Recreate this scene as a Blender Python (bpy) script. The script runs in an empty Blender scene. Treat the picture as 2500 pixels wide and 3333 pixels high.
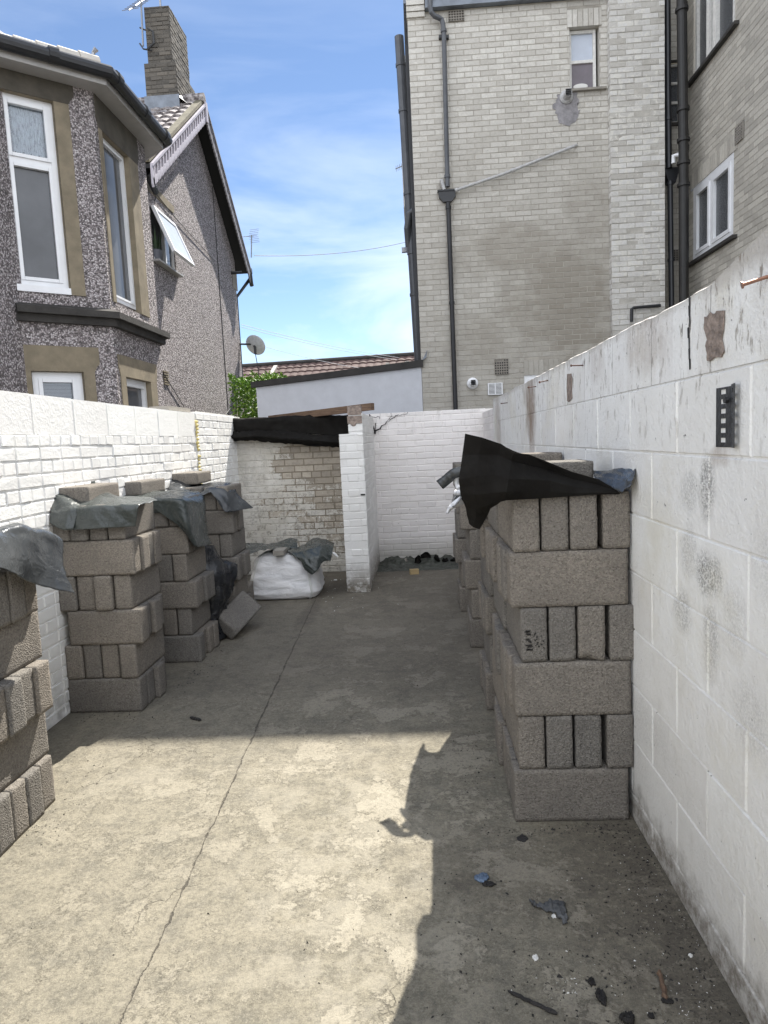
import bpy, bmesh, math, random
from mathutils import Vector, Matrix, noise
rnd = random.Random(7)
scene = bpy.context.scene
COL = scene.collection
V = Vector
# ---------------------------------------------------------------- camera
CAMP = V((0, 0, 1.52))
CR = V((0.99756914, 0.05172137, -0.04669817))
CD = V((-0.04082875, -0.1092397, -0.99317657))
CF = V((-0.05646975, 0.99266892, -0.10686243))
FPX = 2166.97
cam = bpy.data.cameras.new('camera')
cam.sensor_fit = 'VERTICAL'; cam.sensor_height = 24.0; cam.lens = FPX / 3333.0 * 24.0
cam.clip_start = 0.05; cam.clip_end = 500
camo = bpy.data.objects.new('camera', cam); COL.objects.link(camo)
m = Matrix((( CR.x, -CD.x, -CF.x, CAMP.x), (CR.y, -CD.y, -CF.y, CAMP.y), (CR.z, -CD.z, -CF.z, CAMP.z), (0, 0, 0, 1)))
camo.matrix_world = m
scene.camera = camo

# ---------------------------------------------------------------- light and sky
SUN = V((0.235, 0.72, 1.0)).normalized()
world = bpy.data.worlds.new('World'); scene.world = world; world.use_nodes = True
wt = world.node_tree; wt.nodes.clear()
def wn(t): return wt.nodes.new(t)
sky = wn('ShaderNodeTexSky'); sky.sky_type = 'NISHITA'; sky.sun_disc = False
sky.sun_elevation = math.asin(SUN.z); sky.sun_rotation = math.atan2(SUN.x, SUN.y)
sky.air_density = 0.75; sky.dust_density = 0.0; sky.ozone_density = 1.2
tc = wn('ShaderNodeTexCoord')
mp = wn('ShaderNodeMapping'); mp.inputs['Scale'].default_value = (1.5, 1.5, 6.0); mp.inputs['Rotation'].default_value = (0.0, 0.14, 0.0)
mp.inputs['Location'].default_value = (0.35, 0.2, 0.55)
wt.links.new(tc.outputs['Generated'], mp.inputs['Vector'])
n1 = wn('ShaderNodeTexNoise'); n1.inputs['Scale'].default_value = 1.6; n1.inputs['Detail'].default_value = 9; n1.inputs['Roughness'].default_value = 0.55; n1.inputs['Distortion'].default_value = 0.35
wt.links.new(mp.outputs[0], n1.inputs['Vector'])
cr = wn('ShaderNodeValToRGB'); cr.color_ramp.elements[0].position = 0.40; cr.color_ramp.elements[1].position = 0.66
wt.links.new(n1.outputs['Fac'], cr.inputs[0])
sx = wn('ShaderNodeSeparateXYZ'); wt.links.new(tc.outputs['Generated'], sx.inputs[0])
er = wn('ShaderNodeMapRange'); er.inputs['From Min'].default_value = 0.58; er.inputs['From Max'].default_value = 0.12; er.inputs['To Min'].default_value = 0.0; er.inputs['To Max'].default_value = 0.85
wt.links.new(sx.outputs['Z'], er.inputs['Value'])
mu = wn('ShaderNodeMath'); mu.operation = 'MULTIPLY'; wt.links.new(cr.outputs[0], mu.inputs[0]); wt.links.new(er.outputs[0], mu.inputs[1])
mx = wn('ShaderNodeMixRGB'); mx.inputs['Color2'].default_value = (6.6, 7.2, 8.3, 1)
wt.links.new(mu.outputs[0], mx.inputs['Fac']); wt.links.new(sky.outputs[0], mx.inputs['Color1'])
# added bright cloud bank, unseen overhead and behind the viewer, to lift the shade
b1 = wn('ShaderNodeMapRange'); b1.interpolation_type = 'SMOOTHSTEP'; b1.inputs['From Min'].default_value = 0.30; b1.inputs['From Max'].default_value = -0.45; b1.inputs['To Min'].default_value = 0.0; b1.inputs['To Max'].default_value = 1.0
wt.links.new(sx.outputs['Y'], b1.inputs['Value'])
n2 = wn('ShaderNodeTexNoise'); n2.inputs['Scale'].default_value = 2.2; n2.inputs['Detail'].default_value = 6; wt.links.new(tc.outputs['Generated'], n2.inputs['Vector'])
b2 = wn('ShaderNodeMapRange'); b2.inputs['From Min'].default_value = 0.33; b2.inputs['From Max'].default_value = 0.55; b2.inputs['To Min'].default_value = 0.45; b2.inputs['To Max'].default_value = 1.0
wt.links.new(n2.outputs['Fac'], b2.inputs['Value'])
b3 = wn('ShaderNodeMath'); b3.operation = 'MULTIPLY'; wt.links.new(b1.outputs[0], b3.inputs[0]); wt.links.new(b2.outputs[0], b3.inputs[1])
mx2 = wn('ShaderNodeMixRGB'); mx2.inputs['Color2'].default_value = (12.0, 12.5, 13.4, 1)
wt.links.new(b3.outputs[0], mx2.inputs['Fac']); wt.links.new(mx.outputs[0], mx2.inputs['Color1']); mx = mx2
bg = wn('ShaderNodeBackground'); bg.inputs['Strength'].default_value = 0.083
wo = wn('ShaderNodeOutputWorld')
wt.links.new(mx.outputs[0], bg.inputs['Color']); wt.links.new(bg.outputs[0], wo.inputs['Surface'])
sl = bpy.data.lights.new('sun', 'SUN'); sl.energy = 4.7; sl.angle = math.radians(0.53); sl.color = (1.0, 0.95, 0.86)
so = bpy.data.objects.new('sun', sl); COL.objects.link(so); so.rotation_mode = 'QUATERNION'
so.rotation_quaternion = SUN.to_track_quat('Z', 'Y'); so.location = (3, 9, 14)
scene.view_settings.view_transform = 'Standard'; scene.view_settings.look = 'None'
scene.view_settings.exposure = 1.15; scene.view_settings.gamma = 1.0
scene.render.engine = 'CYCLES'

# ---------------------------------------------------------------- helpers
def ray(px, py): return CR * ((px - 1250) / FPX) + CD * ((py - 1666.5) / FPX) + CF
def at(px, py, ax, val):
    d = ray(px, py); return CAMP + d * ((val - CAMP[ax]) / d[ax])
def atp(px, py, P0, N):
    d = ray(px, py); return CAMP + d * ((V(P0) - CAMP).dot(N) / d.dot(N))

class G:
    """node graph helper"""
    def __init__(s, name):
        s.m = bpy.data.materials.new(name); s.m.use_nodes = True; s.t = s.m.node_tree; s.t.nodes.clear()
        s.out = s.t.nodes.new('ShaderNodeOutputMaterial'); s.b = s.t.nodes.new('ShaderNodeBsdfPrincipled')
        s.t.links.new(s.b.outputs[0], s.out.inputs[0]); s._tc = None
    def set(s, sock, v):
        if isinstance(v, bpy.types.NodeSocket): s.t.links.new(v, sock)
        elif isinstance(v, (tuple, list)) and sock.type == 'RGBA' and len(v) == 3: sock.default_value = (*v, 1)
        else: sock.default_value = v
    def n(s, t, **k):
        nd = s.t.nodes.new('ShaderNode' + t); ins = k.pop('i', {})
        for a, b in k.items(): setattr(nd, a, b)
        for a, b in ins.items(): s.set(nd.inputs[a], b)
        return nd
    def co(s, kind='Object', scale=(1, 1, 1), loc=(0, 0, 0)):
        if s._tc is None: s._tc = s.n('TexCoord')
        o = s._tc.outputs[kind]
        if scale == (1, 1, 1) and loc == (0, 0, 0): return o
        return s.n('Mapping', i={'Vector': o, 'Scale': scale, 'Location': loc}).outputs[0]
    def noise(s, scale, detail=4, rough=.55, co=None, dist=0, out='Fac'):
        return s.n('TexNoise', i={'Vector': co or s.co(), 'Scale': scale, 'Detail': detail, 'Roughness': rough, 'Distortion': dist}).outputs[out]
    def vor(s, scale, out='Distance', co=None, feat='F1', rand=1.0):
        return s.n('TexVoronoi', feature=feat, i={'Vector': co or s.co(), 'Scale': scale, 'Randomness': rand}).outputs[out]
    def ramp(s, f, *st):
        nd = s.n('ValToRGB', i={'Fac': f}); e = nd.color_ramp.elements
        while len(e) < len(st): e.new(.5)
        for x, (p, c) in zip(e, st):
            x.position = p; x.color = (*c, 1) if isinstance(c, (tuple, list)) else (c, c, c, 1)
        return nd.outputs[0]
    def mr(s, f, a, b, c=0, d=1, clamp=True):
        return s.n('MapRange', clamp=clamp, i={'Value': f, 'From Min': a, 'From Max': b, 'To Min': c, 'To Max': d}).outputs[0]
    def mix(s, f, a, b, mode='MIX'):
        return s.n('MixRGB', blend_type=mode, i={'Fac': f, 'Color1': a, 'Color2': b}).outputs[0]
    def ma(s, op, a, b=0.0, c=0.0):
        return s.n('Math', operation=op, i={0: a, 1: b, 2: c}).outputs[0]
    def xyz(s, co=None):
        return s.n('SeparateXYZ', i={0: co or s.n('NewGeometry').outputs['Position']}).outputs
    def rpi(s): return s.n('NewGeometry').outputs['Random Per Island']
    def orand(s): return s.n('ObjectInfo').outputs['Random']
    def bump(s, h, strength=.3, dist=.01, nrm=None):
        i = {'Height': h, 'Strength': strength, 'Distance': dist}
        if nrm is not None: i['Normal'] = nrm
        return s.n('Bump', i=i).outputs[0]
    def fin(s, color=None, rough=.8, normal=None, **k):
        if color is not None: s.set(s.b.inputs['Base Color'], color)
        s.set(s.b.inputs['Roughness'], rough)
        if normal is not None: s.set(s.b.inputs['Normal'], normal)
        for a, b in k.items(): s.set(s.b.inputs[a], b)
        return s.m
    def blob(s, ax1, ax2, spots, wob=.35, nscale=9):
        """soft ragged patches: spots = (c1, c2, r1, r2, strength)"""
        X = s.xyz(); nz = s.ma('SUBTRACT', s.noise(nscale, 5, .65), .5); tot = None
        for c1, c2, r1, r2, st in spots:
            a = s.ma('DIVIDE', s.ma('SUBTRACT', X[ax1], c1), r1); b = s.ma('DIVIDE', s.ma('SUBTRACT', X[ax2], c2), r2)
            d = s.ma('SQRT', s.ma('ADD', s.ma('MULTIPLY', a, a), s.ma('MULTIPLY', b, b)))
            d = s.ma('ADD', d, s.ma('MULTIPLY', nz, wob * 4))
            v = s.mr(d, 1.25, .55, 0, st)
            tot = v if tot is None else s.ma('MAXIMUM', tot, v)
        return tot

class MB:
    def __init__(s): s.v = []; s.f = []; s.mi = []
    def add(s, vs, fs, mi=0):
        o = len(s.v); s.v += [V(p) for p in vs]; s.f += [tuple(i + o for i in f) for f in fs]; s.mi += [mi] * len(fs); return s
    def quad(s, a, b, c, d, mi=0): return s.add([a, b, c, d], [(0, 1, 2, 3)], mi)
    def obox(s, O, ax, ay, az, mi=0):
        """box from corner O with edge vectors"""
        O = V(O); ax = V(ax); ay = V(ay); az = V(az)
        vs = [O, O+ax, O+ax+ay, O+ay, O+az, O+ax+az, O+ax+ay+az, O+ay+az]
        fs = [(0,3,2,1),(4,5,6,7),(0,1,5,4),(1,2,6,5),(2,3,7,6),(3,0,4,7)]
        if ax.cross(ay).dot(az) < 0: fs = [f[::-1] for f in fs]
        return s.add(vs, fs, mi)
    def box(s, a, b, mi=0):
        a = V(a); b = V(b); d = b - a
        return s.obox(a, (d.x,0,0), (0,d.y,0), (0,0,d.z), mi)
    def tube(s, pts, r, n=8, mi=0, caps=True):
        pts = [V(p) for p in pts]; vs = []; fs = []; up = None
        for i, p in enumerate(pts):
            d = (pts[min(i+1, len(pts)-1)] - pts[max(i-1, 0)]).normalized()
            if up is None: up = V((0,0,1)) if abs(d.z) < .9 else V((1,0,0))
            a = d.cross(up).normalized(); b = a.cross(d).normalized(); up = b
            rr = r[i] if isinstance(r, (list, tuple)) else r
            for k in range(n):
                t = 2*math.pi*k/n; vs.append(p + a*math.cos(t)*rr + b*math.sin(t)*rr)
        for i in range(len(pts)-1):
            for k in range(n):
                k2 = (k+1) % n; fs.append((i*n+k, i*n+k2, (i+1)*n+k2, (i+1)*n+k))
        if caps: fs.append(tuple(range(n))[::-1]); fs.append(tuple(range((len(pts)-1)*n, len(pts)*n)))
        return s.add(vs, fs, mi)
    def prism(s, poly, d, mi=0):
        n = len(poly); poly = [V(p) for p in poly]; d = V(d)
        vs = poly + [p+d for p in poly]
        fs = [tuple(range(n))[::-1], tuple(range(n, 2*n))] + [(i, (i+1)%n, n+(i+1)%n, n+i) for i in range(n)]
        return s.add(vs, fs, mi)
    def disc_stack(s, C, axis, prof, n=20, mi=0):
        """surface of revolution, prof = (distance along axis, radius)"""
        axis = V(axis).normalized(); u = axis.cross(V((0,0,1)) if abs(axis.z) < .9 else V((1,0,0))).normalized(); w = axis.cross(u)
        vs = []; fs = []
        for h, r in prof:
            for k in range(n):
                t = 2*math.pi*k/n; vs.append(V(C) + axis*h + u*math.cos(t)*r + w*math.sin(t)*r)
        for i in range(len(prof)-1):
            for k in range(n): fs.append((i*n+k, i*n+(k+1)%n, (i+1)*n+(k+1)%n, (i+1)*n+k))
        return s.add(vs, fs, mi)
    def build(s, name, mats, parent=None, origin=None, smooth=False, fix=True):
        if not isinstance(mats, (list, tuple)): mats = [mats]
        if parent is not None:
            r = parent
            while r.parent: r = r.parent
            off = V(r.location)
        elif origin is not None: off = V(origin)
        else:
            mn = V((min(p.x for p in s.v), min(p.y for p in s.v), min(p.z for p in s.v)))
            mxx = V((max(p.x for p in s.v), max(p.y for p in s.v), max(p.z for p in s.v)))
            off = V(((mn.x+mxx.x)/2, (mn.y+mxx.y)/2, mn.z))
        me = bpy.data.meshes.new(name); me.from_pydata([p - off for p in s.v], [], s.f)
        for mt in mats: me.materials.append(mt)
        me.polygons.foreach_set('material_index', s.mi)
        if fix:
            b = bmesh.new(); b.from_mesh(me); bmesh.ops.recalc_face_normals(b, faces=b.faces); b.to_mesh(me); b.free()
        if smooth: me.polygons.foreach_set('use_smooth', [True]*len(me.polygons))
        me.update()
        o = bpy.data.objects.new(name, me); COL.objects.link(o)
        if parent is not None: o.parent = parent
        else: o.location = off
        return o
def empty(name, loc):
    o = bpy.data.objects.new(name, None); COL.objects.link(o); o.location = loc; o.empty_display_size = .1; return o
def tag(o, label=None, cat=None, group=None, kind=None):
    if label: o['label'] = label
    if cat: o['category'] = cat
    if group: o['group'] = group
    if kind: o['kind'] = kind
    return o

def cat(p0, p1, p2, p3, t):
    return 0.5*((2*p1) + (p2-p0)*t + (2*p0-5*p1+4*p2-p3)*t*t + (3*p1-p0-3*p2+p3)*t*t*t)
def spline(pts, n, lin=0):
    pts = [V(p) for p in pts]; out = []
    for i in range(len(pts)-1):
        p0 = pts[max(i-1,0)]; p3 = pts[min(i+2, len(pts)-1)]
        for k in range(n): out.append(cat(p0, pts[i], pts[i+1], p3, k/n).lerp(pts[i].lerp(pts[i+1], k/n), lin))
    out.append(pts[-1]); return out
def sheet(name, rows, mat, n=8, wr=.006, ws=9, thick=.0015, parent=None, seed=0, ragged=0, lin=.6, smooth=True):
    """a draped plastic sheet through a grid of points, with creases"""
    R = [spline(r, n, lin) for r in rows]
    cols = [spline([r[j] for r in R], n, lin) for j in range(len(R[0]))]
    W = len(cols); H = len(cols[0]); P = [[cols[j][i].copy() for j in range(W)] for i in range(H)]
    Q = [[None]*W for _ in range(H)]
    for i in range(H):
        for j in range(W):
            a = P[min(i+1,H-1)][j] - P[max(i-1,0)][j]; b = P[i][min(j+1,W-1)] - P[i][max(j-1,0)]
            nn = a.cross(b)
            nn = nn.normalized() if nn.length > 1e-9 else V((0,0,1))
            p = P[i][j]; q = p*ws + V((seed*7.3, seed*3.1, 0))
            # crease noise: sharp ridges
            c = (1-abs(noise.noise(q))*3.2)*.55 + (1-abs(noise.noise(V((q.x+q.z, q.y, q.z*.4))*1.7+V((5,5,5))))*4)*.45 + noise.noise(q*2.7)*.25 + (1-abs(noise.noise(q*3.3))*3)*.16
            Q[i][j] = p + nn*(c*wr)
            if ragged and (i in (0,H-1) or j in (0,W-1)):
                Q[i][j] += V((noise.noise(p*40), noise.noise(p*43), noise.noise(p*47)))*ragged
    mb = MB(); mb.add([Q[i][j] for i in range(H) for j in range(W)], [(i*W+j, i*W+j+1, (i+1)*W+j+1, (i+1)*W+j) for i in range(H-1) for j in range(W-1)])
    o = mb.build(name, mat, parent, smooth=smooth, fix=False)
    md = o.modifiers.new('thick', 'SOLIDIFY'); md.thickness = thick; md.offset = 0
    return o

def clip(iv, holes):
    out = [iv]
    for a, b in holes:
        nx = []
        for x, y in out:
            if b <= x or a >= y: nx.append((x, y)); continue
            if a > x: nx.append((x, a))
            if b < y: nx.append((b, y))
        out = nx
    return [(x, y) for x, y in out if y - x > .012]
def brick(mb, O, U, N, u0, u1, z0, z1, d, c, mi, jit):
    Z = V((0,0,1)); j = lambda: rnd.uniform(-jit, jit)
    B = [O+U*u0+Z*z0, O+U*u1+Z*z0, O+U*u1+Z*z1, O+U*u0+Z*z1]
    dd = d + j()
    F = [O+U*(u0+c+j())+Z*(z0+c+j())+N*(dd+j()*.5), O+U*(u1-c+j())+Z*(z0+c+j())+N*(dd+j()*.5), O+U*(u1-c+j())+Z*(z1-c+j())+N*(dd+j()*.5), O+U*(u0+c+j())+Z*(z1-c+j())+N*(dd+j()*.5)]
    mb.add(B+F, [(4,5,6,7),(0,1,5,4),(1,2,6,5),(2,3,7,6),(3,0,4,7)], mi)
def brickwall(mb, O, U, N, L, z0, z1, holes=(), BL=.215, BH=.065, gap=.01, d=.004, c=.003, jit=.0012, bond='stretcher', mi=0, mm=1, topfn=None, off=0., mortar=True, pick=None):
    O = V(O); U = V(U); N = V(N); z = z0; k = 0
    while z < z1 - .02:
        zt = min(z+BH, z1); hl = [(h[0], h[1]) for h in holes if h[2] < zt-.01 and h[3] > z+.01]
        header = (bond == 'garden' and k % 4 == 3) or (bond == 'alt' and k % 2 == 1)
        w = .1025 if header else BL
        w = w if not header else (.105 if BL < .3 else w)
        u = -((k % 2) * (BL+gap)/2 if not header else .05) - off
        while u < L:
            a, b = max(u, 0), min(u+w, L)
            if b - a > .012:
                for x, y in clip((a, b), hl):
                    if topfn and zt > topfn((x+y)/2): continue
                    brick(mb, O, U, N, x, y, z, zt, d, c, pick(x, z) if pick else mi, jit)
            u += w + gap
        z += BH + gap; k += 1
    if mortar: panel(mb, O, U, N, 0, L, z0, z1, holes, mm)
def panel(mb, O, U, N, u0, u1, z0, z1, holes=(), mi=0, reveal=0.0, rmi=None):
    O = V(O); U = V(U); N = V(N); Z = V((0,0,1))
    us = sorted({u0, u1, *[min(max(h[i], u0), u1) for h in holes for i in (0, 1)]}); zs = sorted({z0, z1, *[min(max(h[i], z0), z1) for h in holes for i in (2, 3)]})
    for a, b in zip(us, us[1:]):
        for c, d in zip(zs, zs[1:]):
            if any(h[0] <= (a+b)/2 <= h[1] and h[2] <= (c+d)/2 <= h[3] for h in holes): continue
            mb.quad(O+U*a+Z*c, O+U*b+Z*c, O+U*b+Z*d, O+U*a+Z*d, mi)
    if reveal:
        r = mi if rmi is None else rmi
        for h in holes:
            a, b, c, d = h[:4]; I = -N*reveal
            for p, q in (((a,c),(b,c)),((b,c),(b,d)),((b,d),(a,d)),((a,d),(a,c))):
                P = O+U*p[0]+Z*p[1]; Q = O+U*q[0]+Z*q[1]; mb.quad(P, Q, Q+I, P+I, r)
def uv(P, O, U): return (V(P)-V(O)).dot(V(U)), P[2]

# ---------------------------------------------------------------- materials
def simple(name, col, rough=.6, bs=0, bscale=40, var=.0, metal=0, spec=.5, vscale=6):
    g = G(name); c = col
    if var: c = g.mix(g.mr(g.noise(vscale, 5, .6), .3, .7), tuple(x*(1-var) for x in col), tuple(min(1, x*(1+var)) for x in col))
    nm = g.bump(g.noise(bscale, 4), bs, .01) if bs else None
    return g.fin(c, rough, nm, Metallic=metal, **{'Specular IOR Level': spec})

def m_block():
    g = G('aggregate_concrete'); o = g.orand()
    co = g.n('VectorMath', operation='ADD', i={0: g.co(), 1: g.n('CombineXYZ', i={0: g.ma('MULTIPLY', o, 31.0), 1: g.ma('MULTIPLY', o, 17.0), 2: 0.0}).outputs[0]}).outputs[0]
    cell = g.vor(165, 'Color', co); cv = g.n('SeparateColor', i={0: cell}).outputs[0]
    d = g.vor(165, 'Distance', co)
    base = g.mix(g.mr(cv, 0, 1), (.172, .157, .139), (.29, .266, .236))
    big = g.noise(3.2, 5, .6, co)
    base = g.mix(g.mr(big, .35, .7, 0, .5), base, (.14, .13, .12))
    pits = g.mr(g.noise(120, 3, .6, co), .56, .68)
    base = g.mix(g.ma('MULTIPLY', pits, .55), base, (.03, .027, .024))
    grit = g.mr(g.vor(90, 'Distance', co), .16, .08); base = g.mix(g.ma('MULTIPLY', grit, .25), base, (.5, .46, .42))
    tint = g.mix(o, (.80, .82, .84), (1.08, 1.05, 1.01)); base = g.mix(1.0, base, tint, 'MULTIPLY')
    h = g.ma('ADD', g.ma('MULTIPLY', d, .8), g.ma('MULTIPLY', g.noise(120, 3, .6, co), -1.1))
    return g.fin(base, .95, g.bump(h, .75, .006), **{'Specular IOR Level': .2})
def m_floor():
    g = G('worn_concrete'); X = g.xyz()
    a = g.noise(1.3, 8, .66, dist=.2); b = g.noise(9, 10, .8, dist=.05); c = g.noise(70, 6, .75); f = g.noise(230, 3, .7)
    base = g.ramp(a, (.34, (.150, .138, .108)), (.52, (.205, .187, .146)), (.68, (.245, .222, .172)))
    base = g.mix(g.mr(b, .44, .60, 0, .6), base, (.285, .258, .198))
    base = g.mix(g.mr(b, .50, .38, 0, .5), base, (.115, .109, .093))
    # laitance patches with a crisp edge, mostly near the middle
    pt = g.mr(g.noise(2.6, 10, .78, dist=.15), .522, .534)
    edge = g.mr(g.ma('ABSOLUTE', g.ma('SUBTRACT', g.noise(2.6, 10, .78, dist=.15), .528)), .009, .0)
    reg = g.mr(g.ma('ADD', X[0], g.ma('MULTIPLY', g.noise(.9, 3), 1.6)), -.4, .4, .25, 1)
    base = g.mix(g.ma('MULTIPLY', g.ma('MULTIPLY', pt, .65), reg), base, (.36, .328, .262)); base = g.mix(g.ma('MULTIPLY', edge, .55), base, (.10, .09, .07))
    base = g.mix(g.mr(c, .50, .66, 0, .6), base, (.095, .087, .07)); base = g.mix(g.mr(c, .47, .36, 0, .4), base, (.33, .30, .225)); base = g.mix(g.mr(f, .56, .68, 0, .45), base, (.42, .38, .29)); base = g.mix(g.mr(f, .44, .34, 0, .4), base, (.07, .062, .05))
    spots = g.mr(g.vor(26, 'Distance'), .10, .06); sel = g.mr(g.n('SeparateColor', i={0: g.vor(26, 'Color')}).outputs[0], .58, .6)
    base = g.mix(g.ma('MULTIPLY', g.ma('MULTIPLY', spots, sel), .8), base, (.06, .052, .045))
    # straight shrinkage joint running up the yard, with a ragged edge and dirt
    line = g.ma('ADD', X[0], g.ma('MULTIPLY', X[1], .0455)); line = g.ma('ADD', line, .787)
    line = g.ma('ADD', line, g.ma('MULTIPLY', g.ma('SUBTRACT', g.noise(5, 6, .75), .5), .05))
    al = g.ma('ABSOLUTE', line); w = g.mr(g.noise(13, 4, .7), .45, .72, .0, .008)
    ck = g.mr(g.ma('SUBTRACT', al, w), .0025, -.0015); base = g.mix(g.ma('MULTIPLY', ck, .85), base, (.05, .045, .038))
    halo = g.mr(al, .04, .0, 0, .15); base = g.mix(halo, base, (.19, .17, .14))
    # fine cracks
    e = g.vor(1.1, 'Distance', g.n('VectorMath', operation='ADD', i={0: g.co(), 1: g.n('VectorMath', operation='SCALE', i={0: g.noise(3, 5, .6, out='Color'), 3: .45}).outputs[0]}).outputs[0], 'DISTANCE_TO_EDGE')
    fc = g.ma('MULTIPLY', g.mr(e, .005, .0), g.mr(g.noise(1.1, 2), .52, .6)); base = g.mix(g.ma('MULTIPLY', fc, .6), base, (.07, .062, .05))
    # damp, sooty zones at the right hand wall and at the far end, darker burnt ground bottom right
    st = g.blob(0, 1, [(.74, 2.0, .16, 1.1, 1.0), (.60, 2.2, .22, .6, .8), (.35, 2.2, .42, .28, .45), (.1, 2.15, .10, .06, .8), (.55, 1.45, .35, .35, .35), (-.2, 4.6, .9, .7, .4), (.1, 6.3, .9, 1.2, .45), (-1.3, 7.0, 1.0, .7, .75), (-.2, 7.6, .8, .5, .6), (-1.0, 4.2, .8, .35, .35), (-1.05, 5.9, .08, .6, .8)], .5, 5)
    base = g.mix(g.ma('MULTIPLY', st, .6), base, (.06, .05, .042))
    mid = g.noise(32, 8, .8); base = g.mix(g.mr(mid, .54, .60, 0, .35), base, (.34, .31, .245)); base = g.mix(g.mr(mid, .45, .40, 0, .4), base, (.10, .092, .075))
    far = g.mr(g.ma('ADD', X[1], g.ma('MULTIPLY', g.noise(1.2, 3), 1.5)), 3.6, 5.6, 0, .42); base = g.mix(far, base, (.11, .095, .08))  # shade over the far floor deepened in its base colour
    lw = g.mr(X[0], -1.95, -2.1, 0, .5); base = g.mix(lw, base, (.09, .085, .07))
    lt = g.blob(0, 1, [(-.35, 2.3, .35, .8, .8), (-.15, 1.7, .3, .4, .7), (-.6, 2.9, .5, .3, .5), (-1.4, 2.9, .3, .3, .5)], .6, 6); base = g.mix(g.ma('MULTIPLY', lt, g.mr(g.noise(5, 8, .75), .47, .53, 0, .5)), base, (.37, .34, .275))
    spk = g.mr(g.vor(75, 'Distance'), .16, .1); sm = g.mr(g.noise(3, 4), .45, .62)
    base = g.mix(g.ma('MULTIPLY', g.ma('MULTIPLY', spk, sm), g.mr(X[0], .1, .6, 0, .9)), base, (.03, .028, .026))
    h = g.ma('ADD', g.ma('MULTIPLY', b, .6), g.ma('MULTIPLY', c, .35)); h = g.ma('ADD', h, g.ma('MULTIPLY', f, .12)); h = g.ma('ADD', h, g.ma('MULTIPLY', pt, .12)); h = g.ma('SUBTRACT', h, g.ma('MULTIPLY', ck, .8)); h = g.ma('SUBTRACT', h, g.ma('MULTIPLY', fc, .4))
    h = g.ma('ADD', h, g.ma('MULTIPLY', mid, .5))
    return g.fin(base, .9, g.bump(h, .8, .014), **{'Specular IOR Level': .25})
def m_white(name, col=(.76, .755, .75), dirt=.35, bs=.25, bscale=70, specks=.5, extra=None, worn=None, base_under=(.36, .32, .265), streak=0, under_r=None):
    g = G(name); X = g.xyz(); r = g.rpi()
    base = g.mix(r, tuple(c*.93 for c in col), tuple(min(.85, c*1.04) for c in col))
    cl = g.noise(2.2, 7, .65); base = g.mix(g.mr(cl, .45, .8, 0, dirt), base, (col[0]*.72, col[1]*.69, col[2]*.62))
    if worn:
        zone = worn(g, X); nn = g.noise(24, 8, .78, dist=.5)
        t = g.ma('ADD', g.ma('ADD', g.ma('MULTIPLY', r, .25), nn), zone); wm = g.mr(t, .935, .975)
        und = g.mix(r, tuple(c*.8 for c in base_under), tuple(c*1.25 for c in base_under)); base = g.mix(wm, base, und)
    if streak:
        sn = g.noise(26, 6, .7, g.co(scale=(1, 1, .12))); s2 = g.mr(X[2], 1.5, 1.9)
        base = g.mix(g.ma('MULTIPLY', g.ma('MULTIPLY', g.mr(sn, .56, .68), s2), streak), base, (.14, .11, .085))
    if extra: base = extra(g, X, base)
    sp = g.mr(g.noise(38, 3, .62), .69, .735); base = g.mix(g.ma('MULTIPLY', sp, specks), base, (.05, .045, .04))
    h = g.ma('ADD', g.noise(bscale, 5, .7), g.ma('MULTIPLY', g.noise(bscale*.3, 3), .8))
    h = g.ma('SUBTRACT', h, g.ma('MULTIPLY', sp, .6))
    return g.fin(base, .75, g.bump(h, bs, .012), **{'Specular IOR Level': .3})
def m_buff(name, a, b, paint=.3, bs=.25, zdark=True):
    g = G(name); r = g.rpi(); X = g.xyz()
    base = g.mix(r, a, b); n = g.noise(11, 7, .72, dist=.5)
    big = g.noise(.55, 4, .6)
    t = g.ma('ADD', g.ma('ADD', n, g.ma('MULTIPLY', r, .12)), g.ma('MULTIPLY', g.mr(big, .35, .7, -.08, .08, False), 1.0))
    base = g.mix(g.ma('MULTIPLY', g.mr(t, .615, .63), paint), base, (.72, .70, .645)); base = g.mix(g.ma('MULTIPLY', g.mr(t, .47, .40), .2), base, (.26, .235, .195))
    if zdark:
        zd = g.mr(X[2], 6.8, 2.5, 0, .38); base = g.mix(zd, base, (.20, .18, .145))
        ds = g.blob(0, 2, [(2.2, 3.5, .8, .9, .75), (1.6, 4.2, 1.0, .4, .6), (2.6, 4.7, .4, .7, .4), (1.0, 3.0, .5, .4, .4)], .5, 2.5)
        base = g.mix(g.ma('MULTIPLY', ds, .68), base, (.17, .14, .10))
    sp = g.mr(g.noise(60, 2, .6), .70, .73); base = g.mix(g.ma('MULTIPLY', sp, .6), base, (.08, .07, .06))
    base = g.mix(g.mr(g.noise(30, 4, .7), .4, .7, 0, .18), base, (.22, .2, .17))
    return g.fin(base, .85, g.bump(g.noise(70, 5, .7), bs, .008), **{'Specular IOR Level': .3})
def m_pebble(name='pebbledash', sc=60):
    g = G(name); c = g.n('SeparateColor', i={0: g.vor(sc, 'Color')}); d = g.vor(sc, 'Distance'); v = c.outputs[0]
    base = g.ramp(v, (0, (.10, .092, .092)), (.2, (.20, .178, .178)), (.45, (.36, .32, .322)), (.7, (.52, .47, .48)), (1, (.66, .62, .62)))
    ed = g.mr(d, .42, .68); base = g.mix(g.ma('MULTIPLY', ed, .75), base, (.07, .06, .06))
    X = g.xyz(); st = g.noise(.8, 4, .6, g.co(scale=(1, 1, .3))); base = g.mix(g.mr(st, .5, .75, 0, .3), base, (.12, .11, .11))
    h = g.ma('SUBTRACT', 1.0, d)
    return g.fin(base, .8, g.bump(h, 1.0, .012), **{'Specular IOR Level': .35})
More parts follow.
